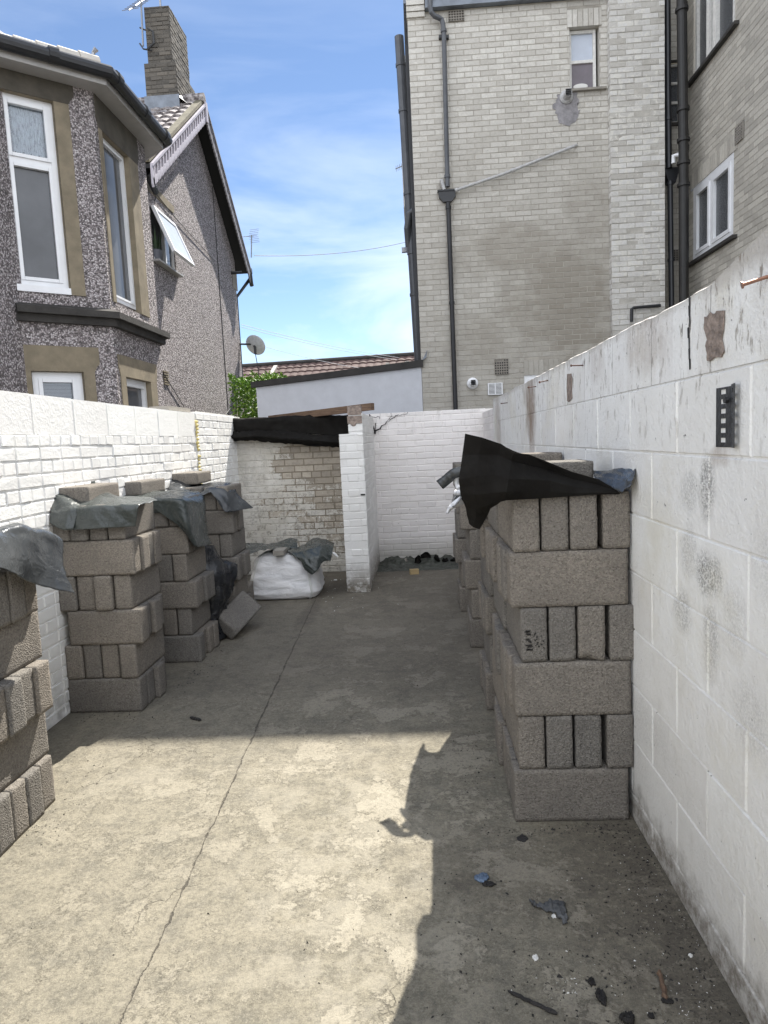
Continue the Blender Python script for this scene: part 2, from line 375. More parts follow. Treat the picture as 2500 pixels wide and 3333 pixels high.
def m_plastic(name, col, rough, sheen_tint=.0, bs=.15):
    g = G(name); n = g.noise(4, 4, .5, dist=.2)
    base = g.mix(g.mr(n, .35, .8, 0, sheen_tint), col, (.20, .21, .21))  # pale sheen of sunlit plastic mixed into the base colour
    h = g.ma('ADD', g.ma('ABSOLUTE', g.ma('SUBTRACT', g.noise(6, 3, .55, dist=1.2), .5)), g.ma('MULTIPLY', g.ma('ABSOLUTE', g.ma('SUBTRACT', g.noise(19, 4, .6, dist=.8), .5)), .5))
    return g.fin(base, g.mr(g.noise(14, 4), .3, .7, rough*.75, rough*1.3), g.bump(h, bs, .02))
def m_glass():
    g = G('window_glass'); g.t.nodes.remove(g.b)
    gl = g.n('BsdfGlossy', i={'Color': (.9, .95, 1), 'Roughness': .03}); tr = g.n('BsdfTransparent', i={'Color': (.8, .82, .84)})
    fr = g.n('Fresnel', i={'IOR': 1.5}).outputs[0]; f = g.ma('ADD', g.ma('MULTIPLY', fr, 1.2), .02)
    mixn = g.n('MixShader', i={0: f, 1: tr.outputs[0], 2: gl.outputs[0]}); g.t.links.new(mixn.outputs[0], g.out.inputs[0]); return g.m

M = {}
M['block'] = m_block()
M['floor'] = m_floor()
M['upvc'] = simple('white_upvc', (.80, .81, .83), .3, var=.04)
M['oldframe'] = simple('flaking_white_paint', (.68, .67, .64), .6, .3, 60, .12, vscale=25)
M['gpane'] = simple('reflective_glass', (.10, .105, .115), .07, 0, 30, .25, vscale=1.5)
M['dark'] = simple('dark_room', (.02, .022, .025), .9)
M['room'] = simple('dim_room', (.32, .33, .35), .9)
M['glass'] = m_glass()
g = G('frosted_glass'); M['frost'] = g.fin(g.mix(g.mr(g.noise(60, 2), .35, .65), (.035, .04, .045), (.10, .105, .115)), .22, g.bump(g.noise(90, 3), .35, .01))
M['milky'] = simple('milky_pane', (.50, .55, .64), .25, .1, 80, .06)
M['boarded'] = simple('boarded_pane', (.17, .15, .17), .5, .1, 30, .12)
M['blackpvc'] = simple('black_painted_pipe', (.014, .015, .018), .38, .15, 30, .3)
M['tar'] = simple('bitumen', (.016, .015, .014), .5, .5, 30, .3)
M['greypvc'] = simple('grey_plastic_pipe', (.075, .08, .09), .35, .08, 20, .2)
M['whitepipe'] = simple('weathered_white_pipe', (.42, .42, .42), .45, .2, 50, .2, vscale=30)
M['stone'] = simple('painted_stone_surround', (.22, .185, .13), .85, .35, 60, .22)
M['darkstone'] = simple('dirty_stone_sill', (.04, .037, .034), .85, .5, 40, .35)
M['brownlintel'] = simple('dark_brown_stone_lintel', (.075, .066, .052), .85, .35, 50, .3)  # darker brown than the jambs, for the lintels below the soffit
M['soffit'] = simple('white_soffit', (.40, .39, .38), .5, .1, 30, .1)
M['lead'] = simple('lead_flashing', (.17, .19, .22), .45, .3, 20, .25, metal=.3)
M['foil'] = simple('shiny_flashing', (.75, .76, .78), .25, .3, 20, .1, metal=.8)
M['verge'] = simple('verge_mortar', (.15, .135, .095), .9, .6, 50, .3)
M['barge'] = simple('white_bargeboard_paint', (.46, .43, .48), .55, .2, 40, .12)
M['black'] = simple('black_void_paint', (.012, .012, .013), .8, .2, 30)
g = G('pantile_grey'); r = g.rpi(); M['tile_h'] = g.fin(g.mix(g.mr(g.noise(14, 5, .7), .42, .6), (.10, .085, .085), (.42, .39, .38)), .85, g.bump(g.noise(60, 4), .3, .01))
g = G('roof_tile_brown'); M['tile_far'] = g.fin(g.mix(g.mr(g.noise(5, 4), .3, .7), (.075, .045, .04), (.12, .075, .066)), .8, g.bump(g.noise(30, 3), .3, .02))
M['hip'] = simple('pale_hip_tile', (.52, .49, .44), .8, .4, 40, .15)
M['patch'] = simple('grey_repair_mortar', (.27, .26, .27), .95, .6, 30, .3, vscale=14)
M['render'] = simple('pale_blue_grey_render', (.52, .535, .575), .85, .3, 14, .06)
M['felt'] = simple('roofing_felt', (.03, .028, .027), .8, .4, 30, .3)
M['wood'] = None
g = G('weathered_timber'); wn_ = g.noise(14, 6, .7, g.co(scale=(.25, 1, 4))); M['wood'] = g.fin(g.mix(g.mr(wn_, .3, .7), (.07, .04, .025), (.20, .13, .085)), .85, g.bump(wn_, .4, .01))
M['palewood'] = simple('pale_offcut', (.42, .31, .16), .8, .2, 40, .2)
M['char'] = simple('charred_wood', (.018, .016, .015), .75, .9, 80, .5)
M['ash'] = simple('melted_grey_plastic', (.075, .078, .082), .6, .9, 60, .5)
M['blueb'] = simple('melted_blue_plastic', (.12, .17, .25), .5, .9, 80, .5)
M['chip'] = simple('white_chip', (.72, .71, .68), .8, .3, 80, .1)
M['rust'] = simple('rusty_iron', (.12, .055, .035), .7, .5, 120, .4)
M['copper'] = simple('old_copper', (.30, .16, .11), .4, .3, 90, .3, metal=.6)
M['steel'] = simple('dark_painted_steel', (.028, .029, .031), .45, .5, 60, .4)
M['alu'] = simple('dull_aluminium', (.30, .31, .33), .4, .1, 30, .15, metal=.7)
M['tarp'] = m_plastic('black_polythene', (.024, .027, .031), .22, .35, .6)
M['tarp_thick'] = m_plastic('matt_black_membrane', (.009, .008, .007), .8, .02, .12); M['tarp_thick'].node_tree.nodes['Principled BSDF'].inputs['Specular IOR Level'].default_value = .12
M['tarp_green'] = m_plastic('dark_green_grey_polythene', (.034, .041, .038), .27, .3, .6)
M['tarp_white'] = simple('white_backed_film', (.66, .67, .70), .75, .2, 20, .1)
g = G('woven_bag'); wv = g.noise(5, 4, .5, g.co(scale=(1, 1, 2.2)), .6); M['bag'] = g.fin(g.mix(g.mr(wv, .3, .7), (.66, .66, .67), (.82, .81, .81)), .6, g.bump(g.ma('ADD', wv, g.ma('MULTIPLY', g.noise(160, 2), .08)), .8, .035))
M['strap'] = simple('bag_webbing', (.66, .66, .64), .7, .3, 120, .1)
M['dish'] = simple('pale_dish', (.55, .57, .60), .4, .1, 12, .15, vscale=18)
M['tv'] = simple('aerial_metal', (.22, .23, .25), .4, metal=.5)
M['cable'] = simple('cable_sheath', (.05, .05, .055), .6)
M['palecable'] = simple('pale_overhead_wire', (.40, .42, .46), .6)
M['pot'] = simple('grey_plant_pot', (.16, .17, .20), .5)
M['lace'] = None
g = G('lace_curtain'); la = g.ma('SINE', g.ma('MULTIPLY', g.xyz()[2], 60)); ln = g.noise(40, 5, .8, g.co(scale=(1, 1, .25)))
tb = g.n('BsdfTransparent'); mixn = g.n('MixShader', i={0: g.mr(ln, .36, .52, .25, .95), 1: tb.outputs[0], 2: g.b.outputs[0]}); g.fin((.75, .77, .8), .9); g.t.links.new(mixn.outputs[0], g.out.inputs[0]); M['lace'] = g.m
g = G('leaf'); r = g.rpi(); M['leaf'] = g.fin(g.ramp(r, (0, (.05, .12, .015)), (.5, (.13, .26, .03)), (1, (.28, .42, .05))), .45)
g.set(g.b.inputs['Transmission Weight'], 0.0)
M['snake'] = simple('plant_blade', (.035, .07, .03), .5, var=.3)
M['foam'] = simple('expanding_foam', (.62, .52, .22), .8, .5, 90, .25)
M['mortar'] = simple('grey_mortar', (.27, .25, .22), .95, .5, 60, .15)
M['mortar_c'] = simple('chalky_mortar', (.44, .42, .38), .95, .8, 40, .25)
M['mortar_d'] = simple('buff_mortar', (.38, .355, .31), .95, .5, 60, .2)

# left wall: bright white masonry paint on rough blocks
def ex_left(g, X, base):
    f = g.mr(g.noise(3, 5, .7), .6, .72, 0, .25); base = g.mix(f, base, (.62, .60, .50))
    dk = g.mr(X[2], .35, .0, 0, .55); return g.mix(g.ma('MULTIPLY', dk, g.mr(g.noise(12, 5), .4, .6)), base, (.20, .19, .16))
M['wl'] = m_white('rough_white_masonry_paint', (.83, .82, .80), .12, .4, 60, .15, ex_left)
M['wlm'] = m_white('white_painted_mortar', (.80, .79, .765), .15, .6, 60, .2)
M['wp'] = m_white('pier_white_paint', (.76, .75, .73), .2, .25, 50, .5, lambda g, X, b: g.mix(g.ma('MULTIPLY', g.mr(X[2], .35, .05), g.mr(g.noise(16, 6, .7), .35, .55, .3, 1)), b, (.17, .15, .12)))
M['wr'] = m_white('flat_white_paint', (.79, .755, .735), .15, .25, 50, .6, lambda g, X, b: g.mix(g.ma('MULTIPLY', g.mr(X[2], .35, .1), .55), b, (.30, .29, .24)), streak=.6)
def zone_worn(g, X):
    z = g.blob(0, 2, [(-1.2, .8, 1.1, 1.1, .20), (-1.18, 1.30, .62, .42, .54), (-1.0, .98, .60, .50, .42), (-1.45, .85, .6, .35, .27), (-1.1, .5, .6, .5, .30), (-1.3, .3, .8, .3, .25)], .45, 3); return z
M['ww'] = m_white('flaking_white_paint_on_brick', (.62, .595, .545), .9, .45, 60, .9, lambda g, X, b: g.mix(g.ma('MULTIPLY', g.mr(g.noise(17, 7, .75), .50, .60), g.mr(X[2], 1.5, .3, .25, .75)), b, (.20, .18, .15)), zone_worn)
M['wwm'] = m_white('flaking_paint_mortar', (.58, .55, .50), .4, .5, 60, .9, None, zone_worn, (.2, .17, .13))
M['under'] = simple('bare_brick', (.25, .20, .17), .95, .9, 90, .45, vscale=40)
def ex_right(g, X, base):
    # black algae bloom: speckled spots with blob strength
    al = g.blob(1, 2, [(1.86, 1.35, .05, .09, .9), (1.98, 1.33, .06, .06, .5), (1.85, 1.11, .09, .065, 1.0), (1.98, 1.15, .06, .08, .45), (2.03, .96, .07, .07, .6), (1.83, .93, .05, .12, .6), (1.70, 1.02, .07, .1, .3), (1.6, .8, .1, .1, .3), (1.5, 1.2, .12, .1, .25), (2.4, .45, .3, .1, .25)], .22, 12)
    gr = g.mr(g.noise(150, 3, .7), .38, .6); base = g.mix(g.ma('MULTIPLY', al, g.ma('MULTIPLY', gr, .8)), base, (.10, .095, .09))
    ye = g.mr(g.noise(1.7, 6, .65), .5, .7, 0, .5); base = g.mix(ye, base, (.66, .62, .50))
    # rust runs below the nails
    rs = g.blob(1, 2, [(4.75, 1.78, .25, .12, .8), (4.7, 1.62, .18, .22, .9), (4.7, 1.4, .12, .3, .4), (3.0, 1.82, .12, .09, .3), (2.35, 1.80, .22, .10, .35), (6.6, 1.6, .2, .3, .5), (1.78, 1.44, .06, .03, .5)], .4, 7)
    rn = g.noise(34, 6, .75, g.co(scale=(1, 1, .15))); base = g.mix(g.ma('MULTIPLY', rs, g.mr(rn, .3, .6, .25, 1)), base, (.20, .12, .07))
    # drips and flaked spots, mostly along the top course
    dn = g.mr(g.noise(30, 6, .72, g.co(scale=(1, 1, .32))), .565, .63); tz = g.noise(2.2, 4); top = g.mr(g.ma('ADD', X[2], g.ma('MULTIPLY', tz, .5)), 1.62, 2.12, .10, 1)
    base = g.mix(g.ma('MULTIPLY', g.ma('MULTIPLY', dn, top), .8), base, (.19, .155, .12))
    d2 = g.mr(g.noise(17, 3, .55, g.co(scale=(1, 1, .6))), .70, .725); base = g.mix(g.ma('MULTIPLY', d2, g.ma('MULTIPLY', top, .9)), base, (.10, .085, .07))
    lip = g.mr(g.ma('ADD', X[2], g.ma('MULTIPLY', g.noise(20, 5), .06)), 1.88, 1.93); base = g.mix(g.ma('MULTIPLY', lip, .55), base, (.25, .21, .17))
    # grime skirt
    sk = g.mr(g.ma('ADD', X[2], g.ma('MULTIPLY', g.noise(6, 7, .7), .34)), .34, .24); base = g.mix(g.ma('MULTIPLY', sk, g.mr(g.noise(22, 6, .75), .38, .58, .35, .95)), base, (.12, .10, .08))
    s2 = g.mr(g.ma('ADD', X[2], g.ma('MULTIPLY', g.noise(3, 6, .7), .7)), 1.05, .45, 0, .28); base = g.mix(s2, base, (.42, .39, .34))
    return base
M['rwall'] = m_white('white_paint_on_blockwork', (.83, .82, .80), .35, .55, 80, .75, ex_right)
M['buff'] = m_buff('buff_brick_with_paint_remains', (.50, .478, .435), (.61, .59, .545), .4)
M['buffw'] = m_buff('sooty_buff_brick', (.42, .395, .35), (.56, .53, .465), .12, zdark=False)
M['chalk'] = m_buff('chalky_rough_brick', (.50, .48, .44), (.70, .69, .67), .8, .8, zdark=False)
M['chimb'] = m_buff('lichened_chimney_brick', (.06, .056, .05), (.145, .13, .11), .0, .5, zdark=False)
M['chimm'] = simple('old_chimney_mortar', (.09, .083, .073), .9, .4, 50, .2)
M['peb'] = m_pebble()
M['chipm'] = M['under']

Z3 = V((0, 0, 1))
#SETTING
# ---------------------------------------------------------------- ground
g = G('rough_ground'); M['ground'] = g.fin(g.mix(g.noise(2, 5), (.10, .09, .07), (.16, .15, .12)), .95)
mb = MB(); mb.quad((-150, -150, -.06), (150, -150, -.06), (150, 150, -.06), (-150, 150, -.06))
tag(mb.build('ground', M['ground'], origin=(0, 0, -.06)), kind='structure')
mb = MB(); mb.box((-2.16, -5, -.055), (.80, 8.6, 0))
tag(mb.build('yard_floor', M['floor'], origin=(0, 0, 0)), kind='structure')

# ---------------------------------------------------------------- left boundary wall
LX = -2.13
r_ = empty('boundary_wall', (LX-.11, 3, 0)); tag(r_, 'bright white painted brick wall in the sun with a row of large blocks along its top', 'wall')
mb = MB()
brickwall(mb, (LX, -4.0, 0), (0, 1, 0), (1, 0, 0), 10.35, .004, 1.64, BL=.215, d=.006, c=.004, jit=.003, bond='alt')
brickwall(mb, (LX, 6.352, 0), (0, 1, 0), (1, 0, 0), 1.37, .004, 1.885, BL=.215, d=.005, c=.004, jit=.0025, bond='alt')
mb.box((LX-.22, -4.0, -.05), (LX-.0015, 7.95, 1.636), 1); mb.box((LX-.22, 6.352, 1.637), (LX-.0015, 7.95, 1.878), 1)
mb.build('wall', [M['wl'], M['wlm']], r_)
mb = MB(); u = -4.0; k = 0
while u < 6.3:
    e = min(u+.44, 6.345); dz = .222 + rnd.uniform(-.003, .004)
    mb.obox((LX-.2, u+.004, 1.642), (.2+.004+rnd.uniform(-.003, .004), 0, 0), (0, e-u-.008, 0), (0, 0, dz), 0); u += .448; k += 1
mb.box((LX-.19, -4, 1.640), (LX-.002, 6.345, 1.855), 1)
mb.build('block_course', [M['wl'], M['wlm']], r_)
mb = MB(); p = at(610, 1335, 0, LX)
mb.obox((LX-.2, 5.75, 1.872), (.17, 0, 0), (0, .56, 0), (0, 0, .035)); tag(mb.build('coping_slab', M['mortar'], r_), 'loose stone slab on the wall')
mb = MB()
for i in range(26):
    z = 1.78 - i*.033; y = 6.33 + math.sin(i*.9)*.012
    if 8 < i < 10: continue
    mb.disc_stack((LX+.004, y, z), (1, 0, 0), [(0, .012+rnd.random()*.01), (.012+rnd.random()*.014, .010), (.026, .002)], 7)
tag(mb.build('foam_bead', M['foam'], r_, smooth=True), 'yellow foam squeezed out of the wall joint')

# ---------------------------------------------------------------- right boundary wall
RX = .785
r_ = empty('block_wall', (RX+.1, 3, 0)); tag(r_, 'white painted blockwork wall with nails, patches and grime along the right side of the yard', 'wall')
def rtop(y): return 1.890 + .010*noise.noise(V((y*2.1, 0, 0))) + .005*noise.noise(V((y*9, 2, 0))) + max(0, 1.86-y)*.19
mb = MB(); z = .0; k = 0
courses = [(.0, .10), (.105, .325), (.33, .545), (.55, .765), (.77, .985), (.99, 1.205), (1.21, 1.435), (1.44, 1.655)]
patches = []
for k, (za, zb) in enumerate(courses + [(1.66, 1.9)]):
    y = -4.0 + (k % 2)*.225; 
    while y < 7.0:
        top = k == len(courses)
        L = .445 if not top else .45
        y1 = min(y+L, 7.02)
        if top:
            # uneven concrete top: split in short lengths that follow a ragged height
            segs = 12; gap = any(abs(y1-g_) < .2 for g_ in (2.1,))
            ys = [y + (y1-y)*i/segs for i in range(segs+1)]
            for a, b in zip(ys, ys[1:]):
                if any(a >= p0-.012 and b <= p1+.012 for p0, p1 in patches):
                    zc = .158+.014*noise.noise(V((a*60, 0, 3))); mb.add([(RX+.003, a, za), (RX+.003, b, za), (RX+.003, b, za+.16), (RX+.003, a, za+.16)], [(0, 3, 2, 1)], 2)
                    mb.add([(RX-.002, a, za+.16), (RX-.002, b, za+.16), (RX-.002, b, rtop(b)), (RX-.002, a, rtop(a))], [(0, 3, 2, 1)], 0)
                    mb.add([(RX-.002, a, za+.16), (RX-.002, b, za+.16), (RX+.003, b, za+.16), (RX+.003, a, za+.16)], [(0, 3, 2, 1)], 2)
                    mb.add([(RX-.002, a, rtop(a)), (RX-.002, b, rtop(b)), (RX+.2, b, rtop(b)-.01), (RX+.2, a, rtop(a)-.01)], [(0, 3, 2, 1)], 0); continue
                bb = b - (.0025 if b == ys[-1] else 0)
                mb.add([(RX-.003, a, za), (RX-.003, bb, za), (RX-.001, bb, rtop(b)-.006), (RX-.001, a, rtop(a)-.006), (RX+.008, bb, rtop(b)), (RX+.008, a, rtop(a)), (RX+.2, bb, rtop(b)-.01), (RX+.2, a, rtop(a)-.01)], [(0, 3, 2, 1), (3, 5, 4, 2), (5, 7, 6, 4)], 0)
        else:
            c = .0035; j = rnd.uniform(-.0015, .0015); F = RX-.0045+j
            mb.add([(RX, y, za), (RX, y1-.004, za), (RX, y1-.004, zb), (RX, y, zb), (F, y+c, za+c), (F, y1-.004-c, za+c), (F, y1-.004-c, zb-c), (F, y+c, zb-c)], [(4,7,6,5),(0,4,5,1),(1,5,6,2),(2,6,7,3),(3,7,4,0)], 0)
        y += .45
mb.box((RX+.0, -4, -.05), (RX+.195, 7.0, 1.66), 0)
mb.box((RX+.0135, -4, 1.66), (RX+.19, 7.0, 1.868), 2)
mb.build('wall', [M['rwall'], M['mortar'], M['under']], r_)
# far end: brick return with a dark open joint
mb = MB(); brickwall(mb, (RX+.004, 7.06, 0), (0, 1, 0), (-1, 0, 0), 1.3, .004, 1.80, d=.004); mb.box((RX+.006, 7.06, -.05), (RX+.2, 8.5, 1.79), 1)
mb.build('brick_return', [M['wr'], M['wr']], r_)
for out_ in ([(1275, 430), (1290, 425), (1310, 402), (1335, 410), (1350, 392), (1392, 390), (1390, 480), (1378, 560), (1392, 640), (1375, 665), (1330, 675), (1305, 692), (1290, 685), (1290, 640), (1280, 600), (1290, 560), (1272, 500)],
             [(452, 772), (475, 765), (482, 800), (478, 870), (482, 915), (462, 938), (453, 930), (450, 850)]):
    pl_ = [at(1600+x*.5425, 800+y*.5425, 0, RX-.0072) for x, y in out_]; rr_ = random.Random(8); pts_ = []
    for a_, b_ in zip(pl_, pl_[1:]+pl_[:1]):
        for t_ in range(3): c_ = a_.lerp(b_, t_/3); pts_.append((c_.x, c_.y+rr_.uniform(-.0015, .0015), c_.z+rr_.uniform(-.002, .002)))
    mb = MB(); mb.prism(pts_, (.003, 0, 0)); tag(mb.build('bare_patch', M['under'], r_), 'ragged bare brown patch where the paint has come off')
# cracked mortar seam in the top course
mb = MB(); zz = [1.885, 1.86, 1.83, 1.80, 1.77, 1.74, 1.71, 1.68]; 
for i in range(len(zz)-1):
    w0 = .004+.004*rnd.random(); y0 = 1.985+rnd.uniform(-.006, .006); mb.add([(RX-.0042, y0-w0, zz[i]), (RX-.0042, y0+w0, zz[i]), (RX-.0042, y0+w0*.6, zz[i+1]), (RX-.0042, y0-w0, zz[i+1])], [(0,1,2,3)])
mb.build('open_seam', M['char'], r_)

# nails
def nail(p, d, L, r, mat, label, grp=None):
    mb = MB(); p = V(p); d = V(d).normalized()
    mb.tube([p, p+d*L*.6, p+d*L], r, 8); mb.tube([p+d*L, p+d*(L+.003)], r*2.0, 10)
    o = mb.build('nail', mat); tag(o, label, 'nail', grp)
NG = 'nails in the block wall'
def nat(px, py): q = at(px, py, 0, RX-.002); return (RX-.002, q.y, q.z)
nail(nat(2500, 900), at(2418, 927, 0, RX-.05)-V(nat(2500, 900)), (at(2418, 927, 0, RX-.05)-V(nat(2500, 900))).length, .0042, M['copper'], 'thick copper coloured nail near the right edge, highest on the block wall', NG)
nail(nat(1898, 1189), at(1860, 1190, 0, RX-.06)-V(nat(1898, 1189)), (at(1860, 1190, 0, RX-.06)-V(nat(1898, 1189))).length, .003, M['rust'], 'bright rusty nail near the wall top just right of the narrow brown patch', NG)
nail(nat(1784, 1238), at(1757, 1244, 0, RX-.06)-V(nat(1784, 1238)), (at(1757, 1244, 0, RX-.06)-V(nat(1784, 1238))).length, .0035, M['rust'], 'dark bent nail above the rust run on the block wall', NG)
nail(nat(1745, 1258), at(1720, 1261, 0, RX-.06)-V(nat(1745, 1258)), (at(1720, 1261, 0, RX-.06)-V(nat(1745, 1258))).length, .003, M['rust'], 'short black nail left of the bent one above the rust run', NG)
nail(nat(1652, 1311), at(1632, 1313, 0, RX-.06)-V(nat(1652, 1311)), (at(1632, 1313, 0, RX-.06)-V(nat(1652, 1311))).length, .003, M['rust'], 'rusty nail at the far left end of the block wall', NG)
# slotted angle bracket
r_ = empty('slotted_bracket', (RX-.01, 1.75, 1.47)); tag(r_, 'dark steel slotted angle bracket bolted to the white block wall', 'bracket')
pa = at(2331, 1266, 0, RX-.006); pb = at(2407, 1440, 0, RX-.006)
mb = MB(); y0, y1 = pb.y, pa.y; z0, z1 = 1.462, 1.618; W = y1-y0
def plate(mb, O, U, Wd, H, slots, N, t):
    panel(mb, O, U, N, 0, Wd, 0, H, slots, 0, t)
    O2 = V(O) - V(N)*t; panel(mb, O2, U, N, 0, Wd, 0, H, slots, 0)
    mb.quad(O, V(O)+V(U)*Wd, V(O)+V(U)*Wd-V(N)*t, V(O)-V(N)*t)
    mb.quad(V(O)+Z3*H, V(O)+V(U)*Wd+Z3*H, V(O)+V(U)*Wd-V(N)*t+Z3*H, V(O)-V(N)*t+Z3*H)
    for e in (0, Wd): mb.quad(V(O)+V(U)*e, V(O)+V(U)*e+Z3*H, V(O)+V(U)*e+Z3*H-V(N)*t, V(O)+V(U)*e-V(N)*t)
def slots(c, w, h): return [(c-w/2, c+w/2, .012+i*.0245, .012+i*.0245+h) for i in range(6)]
plate(mb, (RX-.006, y0+.048, z0), (0, 1, 0), W-.048, z1-z0-.004, slots(.042, .030, .012), (-1, 0, 0), .003)
fl = V((-.75, .66, 0)).normalized()
plate(mb, (RX-.006, y0+.047, z0), (-.30, -.954, 0), .05, z1-z0, slots(.024, .018, .012), (-.954, .30, 0), .003)
mb.build('angle_plate', M['steel'], r_)
mb = MB(); mb.disc_stack((RX-.009, y0+.058, z0+.118), (-1, 0, 0), [(0, .009), (.008, .009), (.008, 0)], 6); mb.build('bolt_head', M['steel'], r_)

# ---------------------------------------------------------------- back walls
r_ = empty('back_wall', (-1.4, 7.8, 0)); tag(r_, 'back wall with flaking white paint and bare buff bricks below the black plastic', 'wall')
mb = MB(); brickwall(mb, (-2.13, 7.72, 0), (1, 0, 0), (0, -1, 0), 1.55, .004, 1.66, d=.006, c=.004, jit=.0025, bond='garden'); mb.box((-2.2, 7.722, -.05), (-.56, 7.93, 1.655), 1)
mb.build('wall', [M['ww'], M['wwm']], r_)
r_ = empty('end_wall', (.1, 8.3, 0)); tag(r_, 'flat white painted brick wall closing the right hand bay of the yard', 'wall')
mb = MB(); brickwall(mb, (-.60, 8.22, 0), (1, 0, 0), (0, -1, 0), 1.42, .004, 1.85, d=.007, c=.004, jit=.0025, bond='stretcher', topfn=lambda u: 1.87 if u > .25 or u < .05 else 1.84); mb.box((-.7, 8.224, -.05), (.95, 8.42, 1.845), 1)
mb.build('wall', [M['wr'], M['wr']], r_)
mb = MB()
def wand(p, d, n, st, wob, seed):
    rr = random.Random(seed); out = [V(p)]; d = V(d).normalized()
    for i in range(n): out.append(out[-1] + (d + V((rr.uniform(-1, 1)*wob, rr.uniform(-.2, .2)*wob, rr.uniform(-1, 1)*wob))).normalized()*st)
    return out
tp = lambda x, y: at(x, y, 1, 8.2)
for a, b, r0, sd in (((1205, 1350), (1218, 1410), .008, 1), ((1218, 1410), (1262, 1370), .009, 2), ((1262, 1370), (1300, 1350), .004, 3), ((1262, 1370), (1275, 1352), .003, 4), ((1218, 1405), (1225, 1375), .005, 5), ((1300, 1350), (1330, 1345), .003, 8), ((1215, 1410), (1205, 1425), .003, 6), ((1205, 1350), (1240, 1362), .004, 7)):
    A = tp(*a); B = tp(*b); rr = random.Random(sd); pts = [A.lerp(B, t/7) + V((rr.uniform(-.014, .014), rr.uniform(-.01, .005), rr.uniform(-.014, .014))) for t in range(8)]
    mb.tube(pts, [r0*rr.uniform(.5, 1.3) for _ in pts], 5)
o = mb.build('dead_ivy', M['char']); tag(o, 'dead dark ivy stems clinging to the end wall beside the pier', 'ivy')

# pier
r_ = empty('brick_pier', (-.67, 7.2, 0)); tag(r_, 'white painted brick pier and short wall standing between the two bays', 'pier')
mb = MB(); PY = 6.60
brickwall(mb, (-.785, PY, 0), (1, 0, 0), (0, -1, 0), .235, .004, 1.60, d=.004, c=.003, jit=.003, bond='alt')
brickwall(mb, (-.55, PY, 0), (0, 1, 0), (1, 0, 0), 1.62, .004, 1.60, d=.003, c=.003, jit=.002)
brickwall(mb, (-.55, PY+.05, 0), (0, 1, 0), (1, 0, 0), 1.57, 1.604, 1.80, d=.003, c=.003, jit=.002)
brickwall(mb, (-.785, PY+1.1, 0), (0, -1, 0), (-1, 0, 0), 1.1, .004, 1.60, d=.003)
brickwall(mb, (-.695, PY+.05, 0), (1, 0, 0), (0, -1, 0), .145, 1.625, 1.69, d=.004, jit=.003)
mb.box((-.783, PY+.002, -.05), (-.552, 8.2, 1.597), 1); mb.box((-.69, PY+.055, 1.598), (-.552, 8.2, 1.80), 1)
mb.build('wall', [M['wp'], M['wp']], r_)
mb = MB()
for i, (a, b, z0, z1) in enumerate(((-.70, -.555, 1.70, 1.775), (-.695, -.56, 1.785, 1.875))): mb.obox((a, PY+.045, z0), (b-a, 0, 0), (0, .11, 0), (0, 0, z1-z0))
mb.disc_stack((-.64, PY+.046, 1.70), (0, -1, 0), [(0, .03), (.008, .022), (.009, 0)], 9)
mb.build('bare_top_brick', M['under'], r_)
mb = MB(); mb.box((-.60, PY-.0085, .985), (-.555, PY-.0005, 1.0)); mb.build('mortar_hole', M['char'], r_)

# timber beam and black plastic over the back wall
mb = MB(); A = V((-1.75, 8.0, 1.80)); B = V((-.47, 7.35, 1.855)); d = (B-A).normalized(); s_ = d.cross(Z3).normalized()
mb.obox(A, (B-A), s_*.07, Z3*.075); o = mb.build('timber_beam', M['wood']); tag(o, 'weathered brown timber beam lying across the top of the pier', 'beam')
r_ = empty('plastic_cover', (-1.45, 7.6, 1.5)); tag(r_, 'black polythene wrapped over the top of the back wall', 'plastic sheet')
p = lambda x, y, Y: at(x, y, 1, Y)
rows = [[V((-2.1, 8.3, 1.80)), V((-1.7, 8.3, 1.80)), V((-1.2, 8.3, 1.80)), V((-.72, 8.3, 1.80))],
        [p(752, 1362, 7.66), p(890, 1358, 7.66), p(1020, 1353, 7.66), p(1137, 1350, 7.62)],
        [p(758, 1385, 7.62), p(890, 1385, 7.64), p(1020, 1392, 7.64), p(1135, 1400, 7.62)],
        [p(760, 1405, 7.63), p(890, 1408, 7.64), p(1020, 1412, 7.64), p(1130, 1425, 7.62)]]
sheet('sheet', rows, M['tarp_thick'], 9, .012, 5, parent=r_, seed=3)
rows = [[p(748, 1368, 7.60), p(757, 1404, 7.6), p(830, 1402, 7.62), p(910, 1402, 7.62), p(1000, 1412, 7.62), p(1100, 1418, 7.6)],
        [p(745, 1400, 7.55), p(755, 1425, 7.53), p(830, 1420, 7.53), p(910, 1424, 7.53), p(1000, 1432, 7.53), p(1103, 1440, 7.53)],
        [p(752, 1432, 7.60), p(762, 1433, 7.6), p(830, 1434, 7.6), p(910, 1441, 7.6), p(1000, 1449, 7.6), p(1104, 1456, 7.6)]]
sheet('rolled_edge', rows, M['tarp_thick'], 9, .016, 14, parent=r_, seed=5)

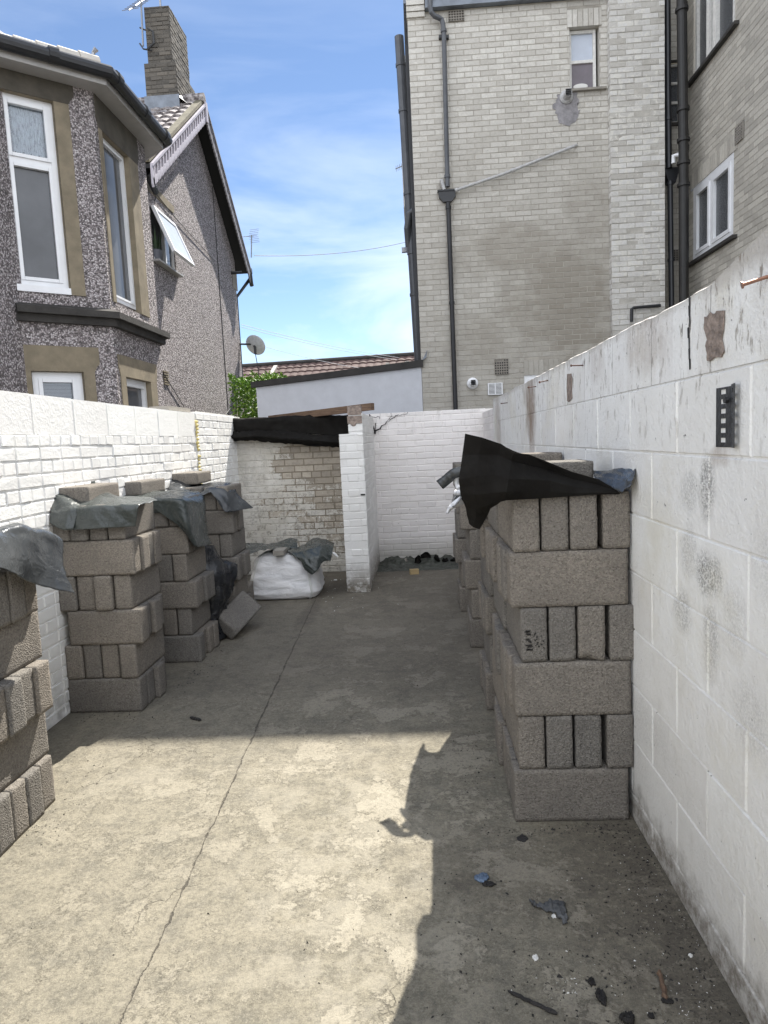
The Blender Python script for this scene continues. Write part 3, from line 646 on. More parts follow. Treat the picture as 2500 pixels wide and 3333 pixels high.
#BUILDINGS
def window(parent, O, U, N, u0, u1, z0, z1, frame='upvc', fw=.055, rd=.08, vb=(), hb=(), pane='glass', sash=True, name='window', backing=True, proud=.0, panes=None):
    """window unit set back rd behind the wall plane; vb / hb = positions of bars (0..1)"""
    O = V(O); U = V(U).normalized(); N = V(N).normalized(); B = O - N*rd
    def P(u, z, d=0): return B + U*u + Z3*(z - O.z) + N*d
    f = MB()
    def bar(a, b, c, e, d0=-.03, d1=.03): f.obox(P(a, c, d0), U*(b-a), Z3*(e-c), N*(d1-d0))
    bar(u0, u0+fw, z0, z1); bar(u1-fw, u1, z0, z1); bar(u0+fw, u1-fw, z0, z0+fw); bar(u0+fw, u1-fw, z1-fw, z1)
    us = [u0+fw] + [u0+(u1-u0)*t for t in vb] + [u1-fw]; zs = [z0+fw] + [z0+(z1-z0)*t for t in hb] + [z1-fw]
    for t in us[1:-1]: bar(t-fw*.5, t+fw*.5, z0+fw, z1-fw, -.028, .027)
    for a, b in zip(us, us[1:]):
        for t in zs[1:-1]: bar(a+(fw*.5 if a != us[0] else 0), b-(fw*.5 if b != us[-1] else 0), t-fw*.5, t+fw*.5, -.026, .024)
    w = f.build(name, M[frame], parent)
    k = 0
    for i, (a, b) in enumerate(zip(us, us[1:])):
        for j, (c, d) in enumerate(zip(zs, zs[1:])):
            a2 = a + (fw*.5 if i else 0); b2 = b - (fw*.5 if i < len(us)-2 else 0); c2 = c + (fw*.5 if j else 0); d2 = d - (fw*.5 if j < len(zs)-2 else 0)
            if sash:
                s_ = fw*.6; q = MB()
                for (x0, x1, y0, y1) in ((a2, a2+s_, c2, d2), (b2-s_, b2, c2, d2), (a2+s_, b2-s_, c2, c2+s_), (a2+s_, b2-s_, d2-s_, d2)):
                    q.obox(P(x0+.001, y0+.001, -.02), U*(x1-x0-.002), Z3*(y1-y0-.002), N*.062)
                q.build('sash', M[frame], w); a2 += s_; b2 -= s_; c2 += s_; d2 -= s_
            pm = pane if panes is None else panes[k]; k += 1
            q = MB(); q.obox(P(a2-.004, c2-.004, -.006), U*(b2-a2+.008), Z3*(d2-c2+.008), N*.006); q.build('pane', M[pm], w)
    if backing:
        q = MB(); I = -N*.7
        c = [P(u0, z0, -.032), P(u1, z0, -.032), P(u1, z1, -.032), P(u0, z1, -.032)]
        for i in range(4): q.quad(c[i], c[(i+1) % 4], c[(i+1) % 4]+I, c[i]+I)
        q.quad(*[x+I for x in c]); q.build('room', M['room'], w)
    return w

# ---------------------------------------------------------------- tall grey brick building
BY = 10.2; BX0 = .085; BX1 = 2.88
b_ = empty('brick_building', (2.2, 12, 0)); tag(b_, 'tall buff brick building with black pipes, a whiter breast and a side wing', 'building')
bw = lambda x, y: at(x, y, 1, BY)
X0 = V((BX0, BY, 0)); UX = V((1, 0, 0)); NY = V((0, -1, 0))
wTL = bw(1853, 90); wBR = bw(1946, 288); wL = wTL.x-BX0; wR = wBR.x-BX0+.03
gwin = bw(1706, 1222); gu0 = gwin.x-BX0
holesM = [(wL, wR, wBR.z, wTL.z), (gu0, gu0+.62, 1.6, gwin.z)]
ab1 = bw(1458, 34); ab1b = bw(1498, 70); ab2 = bw(1609, 1170); ab2b = bw(1655, 1218)
mb = MB()
arch = (wL-.03, wR+.03, wTL.z+.0, wTL.z+.225)
arch2 = (gu0-.0, gu0+.62, gwin.z, gwin.z+.215)
EZ = bw(1461, 33).z
brickwall(mb, X0, UX, NY, BX1-BX0, 1.3, EZ, holesM+[arch, arch2], d=.004, c=.003, jit=.0012, mi=0, mm=1)
def soldiers(mb, O, U, N, u0, u1, z0, z1, d=.012, w=.065, gp=.009, mi=0, fan=0):
    u = u0
    while u < u1-.02:
        e = min(u+w, u1); f0 = ((u+e)/2-(u0+u1)/2)*fan
        a = [V(O)+V(U)*(u)+Z3*z0, V(O)+V(U)*e+Z3*z0, V(O)+V(U)*(e+f0)+Z3*z1, V(O)+V(U)*(u+f0)+Z3*z1]
        mb.prism(a, V(N)*d, mi); u = e+gp
soldiers(mb, X0, UX, NY, arch[0], arch[1], arch[2], arch[3], .014)
soldiers(mb, X0, UX, NY, arch2[0], arch2[1], arch2[2], arch2[3], .010)
panel(mb, X0+NY*.0035, UX, NY, arch[0]-.004, arch[1]+.004, arch[2], arch[3]+.01, (), 1); panel(mb, X0+NY*.0035, UX, NY, arch2[0], arch2[1], arch2[2], arch2[3]+.008, (), 1)
# reveals of the two windows
for h in holesM: panel(mb, X0, UX, NY, h[0]-.0005, h[1]+.0005, h[2]-.0005, h[3]+.0005, [h], 1, .16, 0)
# body behind
mb.box((BX0, BY+.9, 0), (BX0+.01, 16, EZ+.1), 0)
mb.quad((BX0, BY, 0), (BX0, BY+.9, 0), (BX0, BY+.9, EZ+.1), (BX0, BY, EZ+.1), 0)
mb.quad((BX0, BY, 0), (BX1, BY, 0), (BX1, BY, 1.3), (BX0, BY, 1.3), 0)
mb.box((BX0+.002, 15.9, 0), (4.1, 16.1, EZ+.1), 0)
mb.build('wall', [M['buff'], M['mortar_d']], b_)
mb = MB()
for k in range(3): 
    z = EZ + .02 + k*.075 - .09; mb.box((BX0-.012, BY-.03-.012*k, z), (BX0+.245, BY+.1, z+.066))
mb.build('corbel', M['buff'], b_)
mb = MB(); mb.box((BX0+.255, BY-.10, EZ), (BX1-.002, BY-.0065, EZ+.55)); mb.box((BX0-.05, BY+.101, EZ+.2), (BX0-.002, 16, EZ+.5)); mb.build('fascia_board', M['lead'], b_)
mb = MB(); mb.tube([(BX0-.07, BY-.16, EZ+.58), (BX1-.06, BY-.16, EZ+.58)], .06, 8); mb.build('gutter', M['greypvc'], b_)
mb = MB(); mb.box((BX0-.04, BY-.04, EZ+.56), (BX1, 16, 9.55)); mb.box((BX1+.01, BY-.1, EZ+.56), (4.4, 16, 9.55)); mb.build('roof', M['felt'], b_)
# chimney breast, rough chalky brick
brx1 = bw(2163, 500).x-.035; BB = BY-.11
mb = MB(); O = V((BX1, BB, 0)); brickwall(mb, O, UX, NY, brx1-BX1, 1.3, 9.3, d=.005, c=.005, jit=.0045)
brickwall(mb, (BX1, BY, 0), (0, -1, 0), (-1, 0, 0), .11, 1.3, 9.3, BL=.1, d=.003, jit=.003)
mb.box((BX1+.002, BB+.002, 0), (brx1-.002, 10.62, 9.35), 1)
mb.build('chimney_breast', [M['chalk'], M['mortar_c']], b_)
# recess and its narrow window
RY = 10.55; mb = MB(); h = [(at(2178, 200, 1, RY).x-brx1, at(2212, 200, 1, RY).x-brx1, at(2195, 402, 1, RY).z, at(2195, 205, 1, RY).z)]
brickwall(mb, (brx1, RY, 0), UX, NY, 4.1-brx1, 1.3, 9.3, h, d=.0035, c=.003, jit=.001); mb.build('recess_wall', [M['buff'], M['mortar_d']], b_)
window(b_, (brx1, RY, 0), UX, NY, h[0][0]-.2, h[0][1]+.02, h[0][2], h[0][3], 'oldframe', .035, .05, hb=(.36, .68), pane='frost', sash=False, backing=False)
mb = MB(); mb.box((brx1+.05, RY-.05, h[0][2]-.04), (brx1+h[0][1]+.06, RY-.006, h[0][2])); mb.box((brx1+.05, RY-.03, h[0][3]), (brx1+h[0][1]+.06, RY-.006, h[0][3]+.03)); mb.build('sill', M['darkstone'], b_)
# side wing
WX = 4.1; O = V((WX, 10.55, 0)); UW = V((0, -1, 0)); NW = V((-1, 0, 0))
def wp(x, y): q = at(x, y, 0, WX); return (10.55-q.y, q.z)
a = wp(2257, 598); b = wp(2387, 780); a2 = wp(2387, 515); b2 = wp(2257, 845)
w1 = (a[0], b[0], (b[1]+b2[1])/2, (a[1]+a2[1])/2)
c = wp(2257, 247); d = wp(2387, 108); w2 = (w1[0], w1[1], (c[1]+d[1])/2, (c[1]+d[1])/2+1.35)
wvt = wp(2410, 430); avh = (wvt[0]-.11, wvt[0]+.11, wvt[1]-.11, wvt[1]+.11)
mb = MB(); brickwall(mb, O, UW, NW, 6.5, 1.3, 9.3, [w1, w2, avh, (w1[0]-.1, w1[1]+.1, w1[3], w1[3]+.215)], d=.0035, c=.003, jit=.001)
soldiers(mb, O, UW, NW, w1[0]-.1, w1[1]+.1, w1[3]+.003, w1[3]+.21, .009); panel(mb, O+NW*.002, UW, NW, w1[0]-.1, w1[1]+.1, w1[3], w1[3]+.215, (), 1)
for h in (w1, w2): panel(mb, O, UW, NW, h[0]-.0005, h[1]+.0005, h[2]-.0005, h[3]+.0005, [h], 1, .12, 0)
panel(mb, O, UW, NW, 0, 6.5, -.05, 1.3, (), 0)
mb.quad((WX, 4.05, 0), (6.5, 4.05, 0), (6.5, 4.05, 9.3), (WX, 4.05, 9.3), 0); mb.quad((6.5, 4.05, 0), (6.5, 16, 0), (6.5, 16, 9.3), (6.5, 4.05, 9.3), 0); mb.quad((WX, 4.05, 9.3), (6.5, 4.05, 9.3), (6.5, 16, 9.3), (WX, 16, 9.3), 0)
mb.build('wing_wall', [M['buffw'], M['mortar_d']], b_)
w_ = window(b_, O, UW, NW, w1[0], w1[1], w1[2], w1[3], 'upvc', .085, .03, vb=(.47,), pane='frost', backing=False); tag(w_, 'lower white casement window in the side wing')
w_ = window(b_, O, UW, NW, w2[0], w2[1], w2[2], w2[3], 'oldframe', .055, .05, vb=(.36, .52), pane='frost', backing=False); tag(w_, 'upper flaking white window in the side wing')
for w, l in ((w1, .0), (w2, .0)):
    mb = MB(); mb.obox(O+UW*(w[0]-.12)+Z3*(w[2]-.045)+NW*.0065, UW*(w[1]-w[0]+.24), Z3*.042, NW*.06); mb.build('sill', M['darkstone'], b_)
def airbrick(parent, O, U, N, W, H, nx, nz, mat='mortar', hole=.011, d=.010):
    mb = MB(); cx_ = W/nx; cz_ = H/nz
    hs = [(cx_*(i+.5)-cx_*.3, cx_*(i+.5)+cx_*.3, cz_*(j+.5)-cz_*.3, cz_*(j+.5)+cz_*.3) for i in range(nx) for j in range(nz)]
    # each row as a strip so the grid stays simple
    O = V(O)+V(N)*d; panel(mb, O, U, N, 0, W, 0, H, hs, 0, .02)
    for p_, q_ in (((0,0),(W,0)),((W,0),(W,H)),((W,H),(0,H)),((0,H),(0,0))):
        A = O+V(U)*p_[0]+Z3*p_[1]; B = O+V(U)*q_[0]+Z3*q_[1]; mb.quad(A, B, B-V(N)*(d+.02), A-V(N)*(d+.02))
    mb.quad(O-V(N)*.021, O+V(U)*W-V(N)*.021, O+V(U)*W+Z3*H-V(N)*.021, O+Z3*H-V(N)*.021, 1)
    return mb.build('air_brick', [M[mat], M['black']], parent)
airbrick(b_, (ab1.x, BY-.016, ab1b.z), UX, NY, .225, .14, 6, 4)
airbrick(b_, (ab2.x, BY-.016, ab2b.z), UX, NY, ab2b.x-ab2.x, ab2.z-ab2b.z, 6, 6)
airbrick(b_, O+UW*avh[0]+Z3*avh[2]+NW*.01, UW, NW, .2, .2, 5, 6)
airbrick(b_, (at(2190, 850, 1, RY).x, RY-.016, at(2190, 850, 1, RY).z), UX, NY, .15, .16, 4, 5)
# toilet window with sliding sash
w_ = window(b_, X0, UX, NY, wL, wR-.035, wBR.z, wTL.z-.01, 'oldframe', .04, .10, hb=(.50,), sash=False, backing=False, panes=['boarded', 'milky']); tag(w_, 'narrow flaking sash window with one milky and one boarded pane')
mb = MB(); mb.obox(X0+UX*(wL-.06)+Z3*(wBR.z-.03)+NY*.007, UX*(wR-wL+.14), Z3*.03, NY*.05); mb.build('sill', M['mortar'], b_)
mb = MB(); pq = bw(1893, 275); 
mb.disc_stack((pq.x, BY+.06, pq.z), (0, -1, 0), [(0, .105), (.012, .10), (.013, 0)], 18)
for i in range(len(mb.v)): mb.v[i].z = pq.z + (mb.v[i].z-pq.z)*.36
mb.build('paper_pad', M['chip'], w_)
w_ = window(b_, X0, UX, NY, gu0, gu0+.62, 1.6, gwin.z, 'upvc', .05, .04, pane='frost', backing=False); tag(w_, 'white window mostly hidden behind the block wall')
# patch of grey mortar and the round flue
mb = MB(); cpt = bw(1845, 345); pts = []
rr = random.Random(4)
outl = [(-.13, .17), (.14, .18), (.16, .05), (.13, .0), (.17, -.08), (.12, -.22), (.0, -.27), (-.12, -.21), (-.14, -.1), (-.19, .0), (-.15, .08)]
for (a, b), (c, d) in zip(outl, outl[1:]+outl[:1]):
    for t in range(4):
        pts.append((cpt.x+a+(c-a)*t/4+rr.uniform(-.022, .022), BY-.0062, cpt.z+b+(d-b)*t/4+rr.uniform(-.022, .022)))
mb.prism(pts, (0, -.004, 0)); mb.build('mortar_patch', M['patch'], b_)
def flue(c, r, mat='whitepipe'):
    mb = MB(); mb.disc_stack(c, (0, -1, 0), [(0, r), (.02, r), (.035, r*.8), (.04, r*.62), (.14, r*.56), (.14, r*.45), (.02, r*.42)], 20); f = mb.build('boiler_flue', M[mat], b_, smooth=False)
    mb = MB()
    for k in range(4): mb.obox((c[0]-r*.42, c[1]-.145, c[2]-r*.4+k*r*.25), (r*.84, 0, 0), (0, -.012, 0), (0, 0, r*.1))
    mb.disc_stack((c[0], c[1]-.02, c[2]), (0, -1, 0), [(0, r*.43), (.05, 0)], 14)
    mb.build('grille', M['steel'], f)
q = bw(1843, 318); flue((q.x, BY-.008, q.z), .095); q = bw(1538, 1248); flue((q.x, BY-.008, q.z), .085, 'upvc')
q = bw(1587, 1248); q2 = bw(1636, 1284); mb = MB(); W_ = q2.x-q.x; H_ = q.z-q2.z; O2 = V((q.x, BY-.02, q2.z))
def fr(a, b, c, d, t=.014): mb.obox(O2+UX*a+Z3*c, UX*(b-a), Z3*(d-c), NY*t)
fr(0, .015, 0, H_); fr(W_-.015, W_, 0, H_); fr(.015, W_-.015, 0, .012); fr(.015, W_-.015, H_-.012, H_); fr(W_/2-.006, W_/2+.006, .012, H_-.012)
for k in range(8): fr(.015, W_/2-.006, .02+k*(H_-.03)/8, .029+k*(H_-.03)/8, .010); fr(W_/2+.006, W_-.015, .02+k*(H_-.03)/8, .029+k*(H_-.03)/8, .010)
mb.obox(O2+NY*-.01, UX*W_, Z3*H_, NY*.009, 1)
mb.build('louvre_vent', [M['upvc'], M['black']], b_)
# pipes
def pipe(name, pts, r, mat, collars=(), n=12, cr_=1.25, parent=None, bend=0):
    mb = MB(); mb.tube(pts, r, n); pts = [V(p) for p in pts]
    for (i, t) in collars:
        c = pts[i].lerp(pts[i+1], t); d = (pts[i+1]-pts[i]).normalized(); mb.tube([c-d*.022, c-d*.02, c+d*.02, c+d*.022], [r*1.02, r*cr_, r*cr_, r*1.02], n)
    return mb.build(name, M[mat], parent or b_, smooth=False)
PYY = BY-.075
pp = lambda x, y, Y=None: at(x, y, 1, Y or PYY)
pipe('drainpipe', [pp(1400, -60, BY-.14), pp(1400, 22, BY-.14), pp(1404, 40, BY-.13), pp(1414, 52, BY-.11), pp(1428, 58, BY-.09), pp(1438, 64), pp(1442, 78), pp(1445, 110), pp(1457, 608)], .034, 'greypvc', [(6, .7), (7, .93)], cr_=1.3)
hp = pp(1456, 632); mb = MB(); mb.prism([hp+V((-.13, 0, .06)), hp+V((.12, 0, .06)), hp+V((.12, 0, -.03)), hp+V((.06, 0, -.10)), hp+V((-.06, 0, -.10)), hp+V((-.12, 0, -.03))], (0, .07, 0)); mb.obox(hp+V((-.14, -.012, .045)), (.275, 0, 0), (0, .085, 0), (0, 0, .022)); mb.build('hopper', M['blackpvc'], b_)
pipe('drainpipe', [pp(1459, 660), pp(1486, 1420)], .034, 'blackpvc', [(0, .42), (0, .02)], cr_=1.25)
pipe('waste_pipe', [pp(1482, 620), pp(1640, 566), pp(1868, 476), pp(1876, 473, BY-.002)], .021, 'whitepipe', [(0, .02), (1, .12)], cr_=1.35)
pipe('waste_pipe', [pp(1437, 588, BY-.0), pp(1437, 588), pp(1446, 618)], .026, 'whitepipe')
for x, y in ((1433, 116), (1457, 116)): 
    q = pp(x, y); mb = MB(); mb.obox(q+V((-.02, .01, -.02)), (.04, 0, 0), (0, .06, 0), (0, 0, .04)); mb.build('pipe_clip', M['blackpvc'], b_)
# pipes in the recess
pipe('drainpipe', [pp(2172, -40, BY-.03), pp(2174, 300, BY-.03), pp(2177, 548, BY-.03)], .045, 'blackpvc', [(1, .35)])
hp = pp(2186, 566, BY-.03); mb = MB(); mb.prism([hp+V((-.11, 0, .09)), hp+V((.12, 0, .09)), hp+V((.06, 0, -.12)), hp+V((-.03, 0, -.12))], (0, .14, 0)); mb.build('hopper', M['blackpvc'], b_)
pipe('drainpipe', [pp(2181, 590, BY-.03), pp(2186, 1000, BY-.03)], .038, 'blackpvc', [(0, .02), (0, .62)])
SP = 9.98
pipe('soil_pipe', [pp(2218, -60, SP), pp(2225, 500, SP), pp(2226, 1000, SP)], .066, 'tar', [(0, .16), (0, .74), (0, .92), (1, .06), (1, .2)], cr_=1.3, n=16)
mb = MB(); rr = random.Random(9)
for (yy, s_) in ((360, 1.0), (446, 1.0), (480, 1.2), (520, 1.1), (590, .9), (20, .7)):
    c = at(2238, yy, 0, WX)
    pts = []
    for k in range(14):
        t = 2*math.pi*k/14; r0 = .085*s_*rr.uniform(.5, 1.25); pts.append((WX-.0075, c.y+math.cos(t)*r0*.7, c.z+math.sin(t)*r0*1.3))
    mb.prism(pts, (-.003, 0, 0))
mb.build('bitumen_smear', M['tar'], b_)
pipe('waste_pipe', [pp(2192, 532, SP+.1), pp(2192, 508, SP+.1), pp(2212, 503, SP+.05)], .03, 'upvc')
q = [at(2056, 1048, 1, BB-.05), at(2056, 1006, 1, BB-.05), at(2062, 1002, 1, BB-.05), at(2150, 994, 1, BB-.05)]
pipe('bent_pipe', q, .022, 'blackpvc')
# soil vent pipe on the left flank, and what projects behind it
LP = 10.75
t1 = at(1299, 120, 1, LP); t2 = at(1366, 1225, 1, LP); xx = (t1.x+t2.x)/2
pipe('vent_pipe', [(t1.x, LP, t1.z), (xx, LP, (t1.z+t2.z)/2), (t2.x, LP, t2.z)], .07, 'greypvc', [(0, .16), (0, .42), (0, .9), (1, .5), (1, .25)], cr_=1.15, n=14)
q = at(1350, 760, 1, 10.6); mb = MB(); mb.tube([(BX0, 10.6, q.z+.35), (BX0-.09, 10.62, q.z+.30), (BX0-.13, 10.66, q.z+.1), (BX0-.12, LP, q.z-.15)], .05, 12); mb.build('pipe_branch', M['greypvc'], b_)
mb = MB(); c1 = at(1290, 210, 1, 14.2); c2 = at(1320, 690, 1, 14.2); mb.box(((c1.x+c2.x)/2, 13.9, c2.z), (BX0-.002, 15.2, c1.z)); mb.build('rear_oriel', M['chalk'], b_)
mb = MB(); mb.box((BX0-.03, BY+.55, 3.2), (BX0-.0005, BY+.66, 4.6)); mb.box((BX0-.05, BY+.3, 2.6), (BX0-.0005, BY+.4, 7.3)); mb.build('flank_trim', M['blackpvc'], b_)
q = at(1318, 812, 1, 10.9); mb = MB(); mb.box((q.x-.05, 10.88, q.z-.04), (BX0-.001, 10.95, q.z+.03)); mb.build('flank_lamp', M['alu'], b_)

# ---------------------------------------------------------------- lean-to with pale render
e_ = empty('lean_to', (-1.1, 12, 0)); tag(e_, 'low lean-to with pale blue grey render and black verge beside the brick building', 'extension')
lz0, lz1 = 2.41, 2.585; lx0, lx1 = -2.44, BX0-.003
mb = MB(); mb.prism([(lx0, BY-.02, 0), (lx1, BY-.02, 0), (lx1, BY-.02, lz1), (lx0, BY-.02, lz0)], (0, 4.0, 0)); mb.build('wall', M['render'], e_)
mb = MB(); a = V((lx0-.07, BY-.06, lz0+.0)); b = V((lx1+.03, BY-.06, lz1+.005)); mb.prism([a, b, b+Z3*.10, a+Z3*.085], (0, .09, 0)); mb.build('verge_board', M['felt'], e_)
mb = MB(); mb.prism([a+V((0, .1, .05)), b+V((-.04, .1, .05)), b+V((-.04, .1, .08)), a+V((0, .1, .07))], (0, 3.9, 0)); mb.build('roof', M['felt'], e_)
mb = MB(); q = b+V((-.02, .0, .08)); mb.prism([q, q+V((.07, 0, .05)), q+V((.09, 0, .16)), q+V((.02, 0, .03))], (0, .06, 0)); mb.build('flashing', M['lead'], e_)
mb = MB()
for x, y in ((1262, 1196), (1325, 1190)):
    q = at(x, y, 1, 10.6); mb.box((q.x-.03, 10.58, lz0+.1), (q.x+.03, 10.64, q.z+.07))
q1 = at(1262, 1196, 1, 10.6); q2 = at(1328, 1188, 1, 10.6); mb.obox(q1+V((0, 0, .0)), q2-q1, (0, .5, .02), (0, 0, .02)); mb.build('roof_hatch', M['hip'], e_)

# ---------------------------------------------------------------- far tiled roof
def tiles(mb, O, U, D, N, L, S, pu=.30, ps=.32, amp=.03, th=.025, mi=0, nu=6):
    O = V(O); U = V(U).normalized(); D = V(D).normalized(); N = V(N).normalized()
    n = int(L/pu*nu); rows = int(S/ps)
    for r in range(rows):
        vs = []
        for e in (0, 1):
            for i in range(n+1):
                u = i*L/n; w = amp*(abs(math.sin(math.pi*u/pu))**.6 if True else 0)
                vs.append(O+U*u+D*((r+e)*ps+(.02 if e else 0))+N*(w+(th if e else 0)))
        for i in range(n+1):
            u = i*L/n; w = amp*(abs(math.sin(math.pi*u/pu))**.6); vs.append(O+U*u+D*((r+1)*ps+.02)+N*(w-.015))
        fs = [(i, i+1, n+2+i, n+1+i) for i in range(n)] + [(n+1+i, n+2+i, 2*n+3+i, 2*n+2+i) for i in range(n)]
        mb.add(vs, fs, mi)
t_ = empty('terrace', (-3, 26, 0)); tag(t_, 'far terraced house with a long brown tiled roof seen over the lean-to', 'house')
RA = at(790, 1196, 1, 24.5); RB = at(1345, 1158, 1, 23.2)
RA = RA + (RA-RB)*.35; RB = RB + (RB-RA)*.35
Ud = (RB-RA).normalized(); Dn = (V((-Ud.y, Ud.x, 0))*-1); Dn = V((Ud.y, -Ud.x, 0)).normalized(); Dn = (Dn*math.cos(.62) - Z3*math.sin(.62)).normalized(); Nn = Dn.cross(Ud).normalized(); Nn = Nn if Nn.z > 0 else -Nn
mb = MB(); L_ = (RB-RA).length; tiles(mb, RA, Ud, Dn, Nn, L_, 4.2, .27, .30, .035, .03); mb.prism([RA-Nn*.02, RB-Nn*.02, RB+Dn*4.2-Nn*.02, RA+Dn*4.2-Nn*.02], -Nn*.05)
bk = V((-Dn.x, -Dn.y, Dn.z)); mb.prism([RA, RB, RB+bk*4.2, RA+bk*4.2], Nn*-.06)
mb.build('roof', M['tile_far'], t_)
mb = MB(); mb.tube([RA+Z3*.04, RB+Z3*.04], .09, 8); mb.build('ridge', M['felt'], t_)
mb = MB(); q = at(905, 1192, 1, 23.9); mb.obox(q+Nn*.05-Ud*.1+Dn*.1, Ud*.14, Dn*3.6, Nn*.05); mb.build('roof_seam', M['hip'], t_)
mb = MB(); A = RA+Dn*4.0; B = RB+Dn*4.0; A2 = RA+bk*4.0; B2 = RB+bk*4.0
mb.add([(A.x, A.y, 0), (B.x, B.y, 0), B, A, (A2.x, A2.y, 0), (B2.x, B2.y, 0), B2, A2], [(0,1,2,3), (4,5,6,7), (0,3,7,4), (1,2,6,5)]); mb.build('wall', M['render'], t_)

# ---------------------------------------------------------------- pebbledashed house
HX = -4.1; FX = -3.4
h_ = empty('house', (-6, 11, 0)); tag(h_, 'grey pebbledashed house with a canted bay, lacy white bargeboard and a brick chimney', 'house')
AP = at(663, 335, 0, -3.85); RR_ = at(816, 901, 0, -3.85); RL = at(504, 575, 0, -3.85)
YA = AP.y; YR = 15.8; YL = 10.55
apz = AP.z - .12
def rakez(y): return apz - abs(y-YA)*.88
EVZ = 5.40
o1 = V((HX, 0, 0)); UY = V((0, 1, 0)); NX = V((1, 0, 0))
cs = [at(500, 640, 0, HX), at(502, 846, 0, HX), at(583, 901, 0, HX), at(552, 705, 0, HX)]
cw = (min(cs[0].y, cs[1].y), cs[2].y-.12, (cs[1].z+cs[2].z)/2, cs[0].z+.02)
sm = at(800, 1335, 0, HX)
mb = MB(); panel(mb, o1, UY, NX, 3.0, 9.6, -.05, 5.6, ()); panel(mb, o1, UY, NX, 9.6, YR, -.05, EVZ, [cw], 0, .1)
mb.add([(HX, 10.40, EVZ), (HX, YR, EVZ), (HX, YR, rakez(YR)), (HX, YA, rakez(YA))], [(0, 1, 2, 3)])
mb.quad((HX, YR, -.05), (HX-6, YR, -.05), (HX-6, YR, EVZ), (HX, YR, EVZ)); mb.quad((HX, 3, -.05), (HX-6, 3, -.05), (HX-6, 3, EVZ), (HX, 3, EVZ)); mb.quad((HX-6, 3, -.05), (HX-6, YR, -.05), (HX-6, YR, EVZ), (HX-6, 3, EVZ))
mb.build('wall', M['peb'], h_)
mb = MB()
for y_, w_ in ((at(690, 600, 0, HX).y, .006),): mb.box((HX+.0005, y_-w_, 2), (HX+.012, y_+w_, rakez(y_)-.1))
mb.build('render_joint', M['char'], h_)
# bay: cant + front
C0 = V((FX, 7.53, 0)); cd = V((.766, .643, 0)).normalized(); cn = V((.643, -.766, 0)).normalized()
CL = (FX-HX)/.766; C1 = C0 - cd*CL; F1 = V((FX, 8.93, 0)); C2 = V((HX, 9.5, 0))
def cu(px, py): q = atp(px, py, C0, cn); return ((q-C1).dot(cd), q.z)
a = cu(6, 420); b = cu(200, 700); t1 = cu(165, 328); t0 = cu(0, 288); bt = cu(225, 958); bt0 = cu(62, 930)
cwU = (cu(42, 745)[0]-.02, cu(205, 745)[0]+.02, (bt[1]+bt0[1])/2-.03, t1[1])
g1 = cu(100, 1205); g2 = cu(271, 1213); cwG = (g1[0], g2[0], 1.0, (g1[1]+g2[1])/2)
fU0 = at(395, 992, 0, FX); fT0 = at(331, 428, 0, FX); fT1 = at(411, 515, 0, FX)
fwU = (fT0.y-.02-C0.y, fT1.y+.05-C0.y, at(420, 1005, 0, FX).z-.0, fT0.z)
gq = at(407, 1226, 0, FX); gq2 = at(488, 1245, 0, FX); fwG = (gq.y-C0.y, gq2.y-C0.y, 1.0, gq.z)
nF = V((1, 0, 0)); F0 = V((FX, C0.y, 0)); FL = F1.y-C0.y
mb = MB(); panel(mb, C1, cd, cn, 0, CL, -.05, 5.60, [cwU, cwG], 0, .12, 0); panel(mb, F0, UY, nF, 0, FL, -.05, 5.60, [fwU, fwG], 0, .12, 0)
mb.quad(V((F1.x, F1.y, 0)), C2, C2+Z3*5.6, V((F1.x, F1.y, 5.6)))
mb.build('bay', M['peb'], h_)
# stone surrounds
def surround(O, U, N, w, lint, jam, ear, mat='stone', d=.012, sill=None, jr=None, lmat=None, down=0):
    O = V(O); U = V(U); N = V(N); jr = jam if jr is None else jr
    def pl(pts, mt, nm): mb = MB(); mb.prism([O+U*p+Z3*q+N*.001 for p, q in pts], N*d); return mb.build(nm, M[mt], h_)
    pl([(w[0]-jam, w[2]-down), (w[0], w[2]-down), (w[0], w[3]-.001), (w[0]-jam, w[3]-.001)], mat, 'jamb_stone'); pl([(w[1], w[2]-down), (w[1]+jr, w[2]-down), (w[1]+jr, w[3]-.001), (w[1], w[3]-.001)], mat, 'jamb_stone')
    e = ear
    pl([(w[0]-jam, w[3]-.10), (w[0]-jam, w[3]-.10)][:0] + [(w[0]-jam-e*.0, w[3]), (w[1]+jr, w[3]), (w[1]+jr+e*.5, w[3]+.06), (w[1]+jr+e, w[3]+.09), (w[1]+jr+e, w[3]+lint), (w[0]-jam-e, w[3]+lint), (w[0]-jam-e, w[3]+.09), (w[0]-jam-e*.5, w[3]+.06)], lmat or mat, 'lintel')
    # splayed inner edge: reveal lined in the same stone
    mb = MB()
    for p_, q_ in (((w[0], w[2]), (w[0], w[3])), ((w[1], w[3]), (w[1], w[2])), ((w[0], w[3]), (w[1], w[3]))):
        A = O+U*p_[0]+Z3*p_[1]+N*(d+.001); B = O+U*q_[0]+Z3*q_[1]+N*(d+.001); ins = U*(.004 if p_[0] == w[0] and q_[0] == w[0] else (-.004 if p_[0] == w[1] and q_[0] == w[1] else 0)) - Z3*(.004 if p_[1] == q_[1] else 0)
        mb.quad(A+ins, B+ins, B+ins-N*.13, A+ins-N*.13)
    mb.build('reveal', M[mat], h_)
surround(C1, cd, cn, cwU, 5.44-cwU[3], .13, .06, 'stone', lmat='brownlintel', jr=.15)
surround(C1, cd, cn, cwG, .27, .15, .06, 'stone', jr=.12)
surround(F0, UY, nF, fwU, 5.44-fwU[3], .07, .04, 'stone', lmat='brownlintel', jr=.26)
surround(F0, UY, nF, fwG, .24, .13, .03, 'stone', jr=.2)
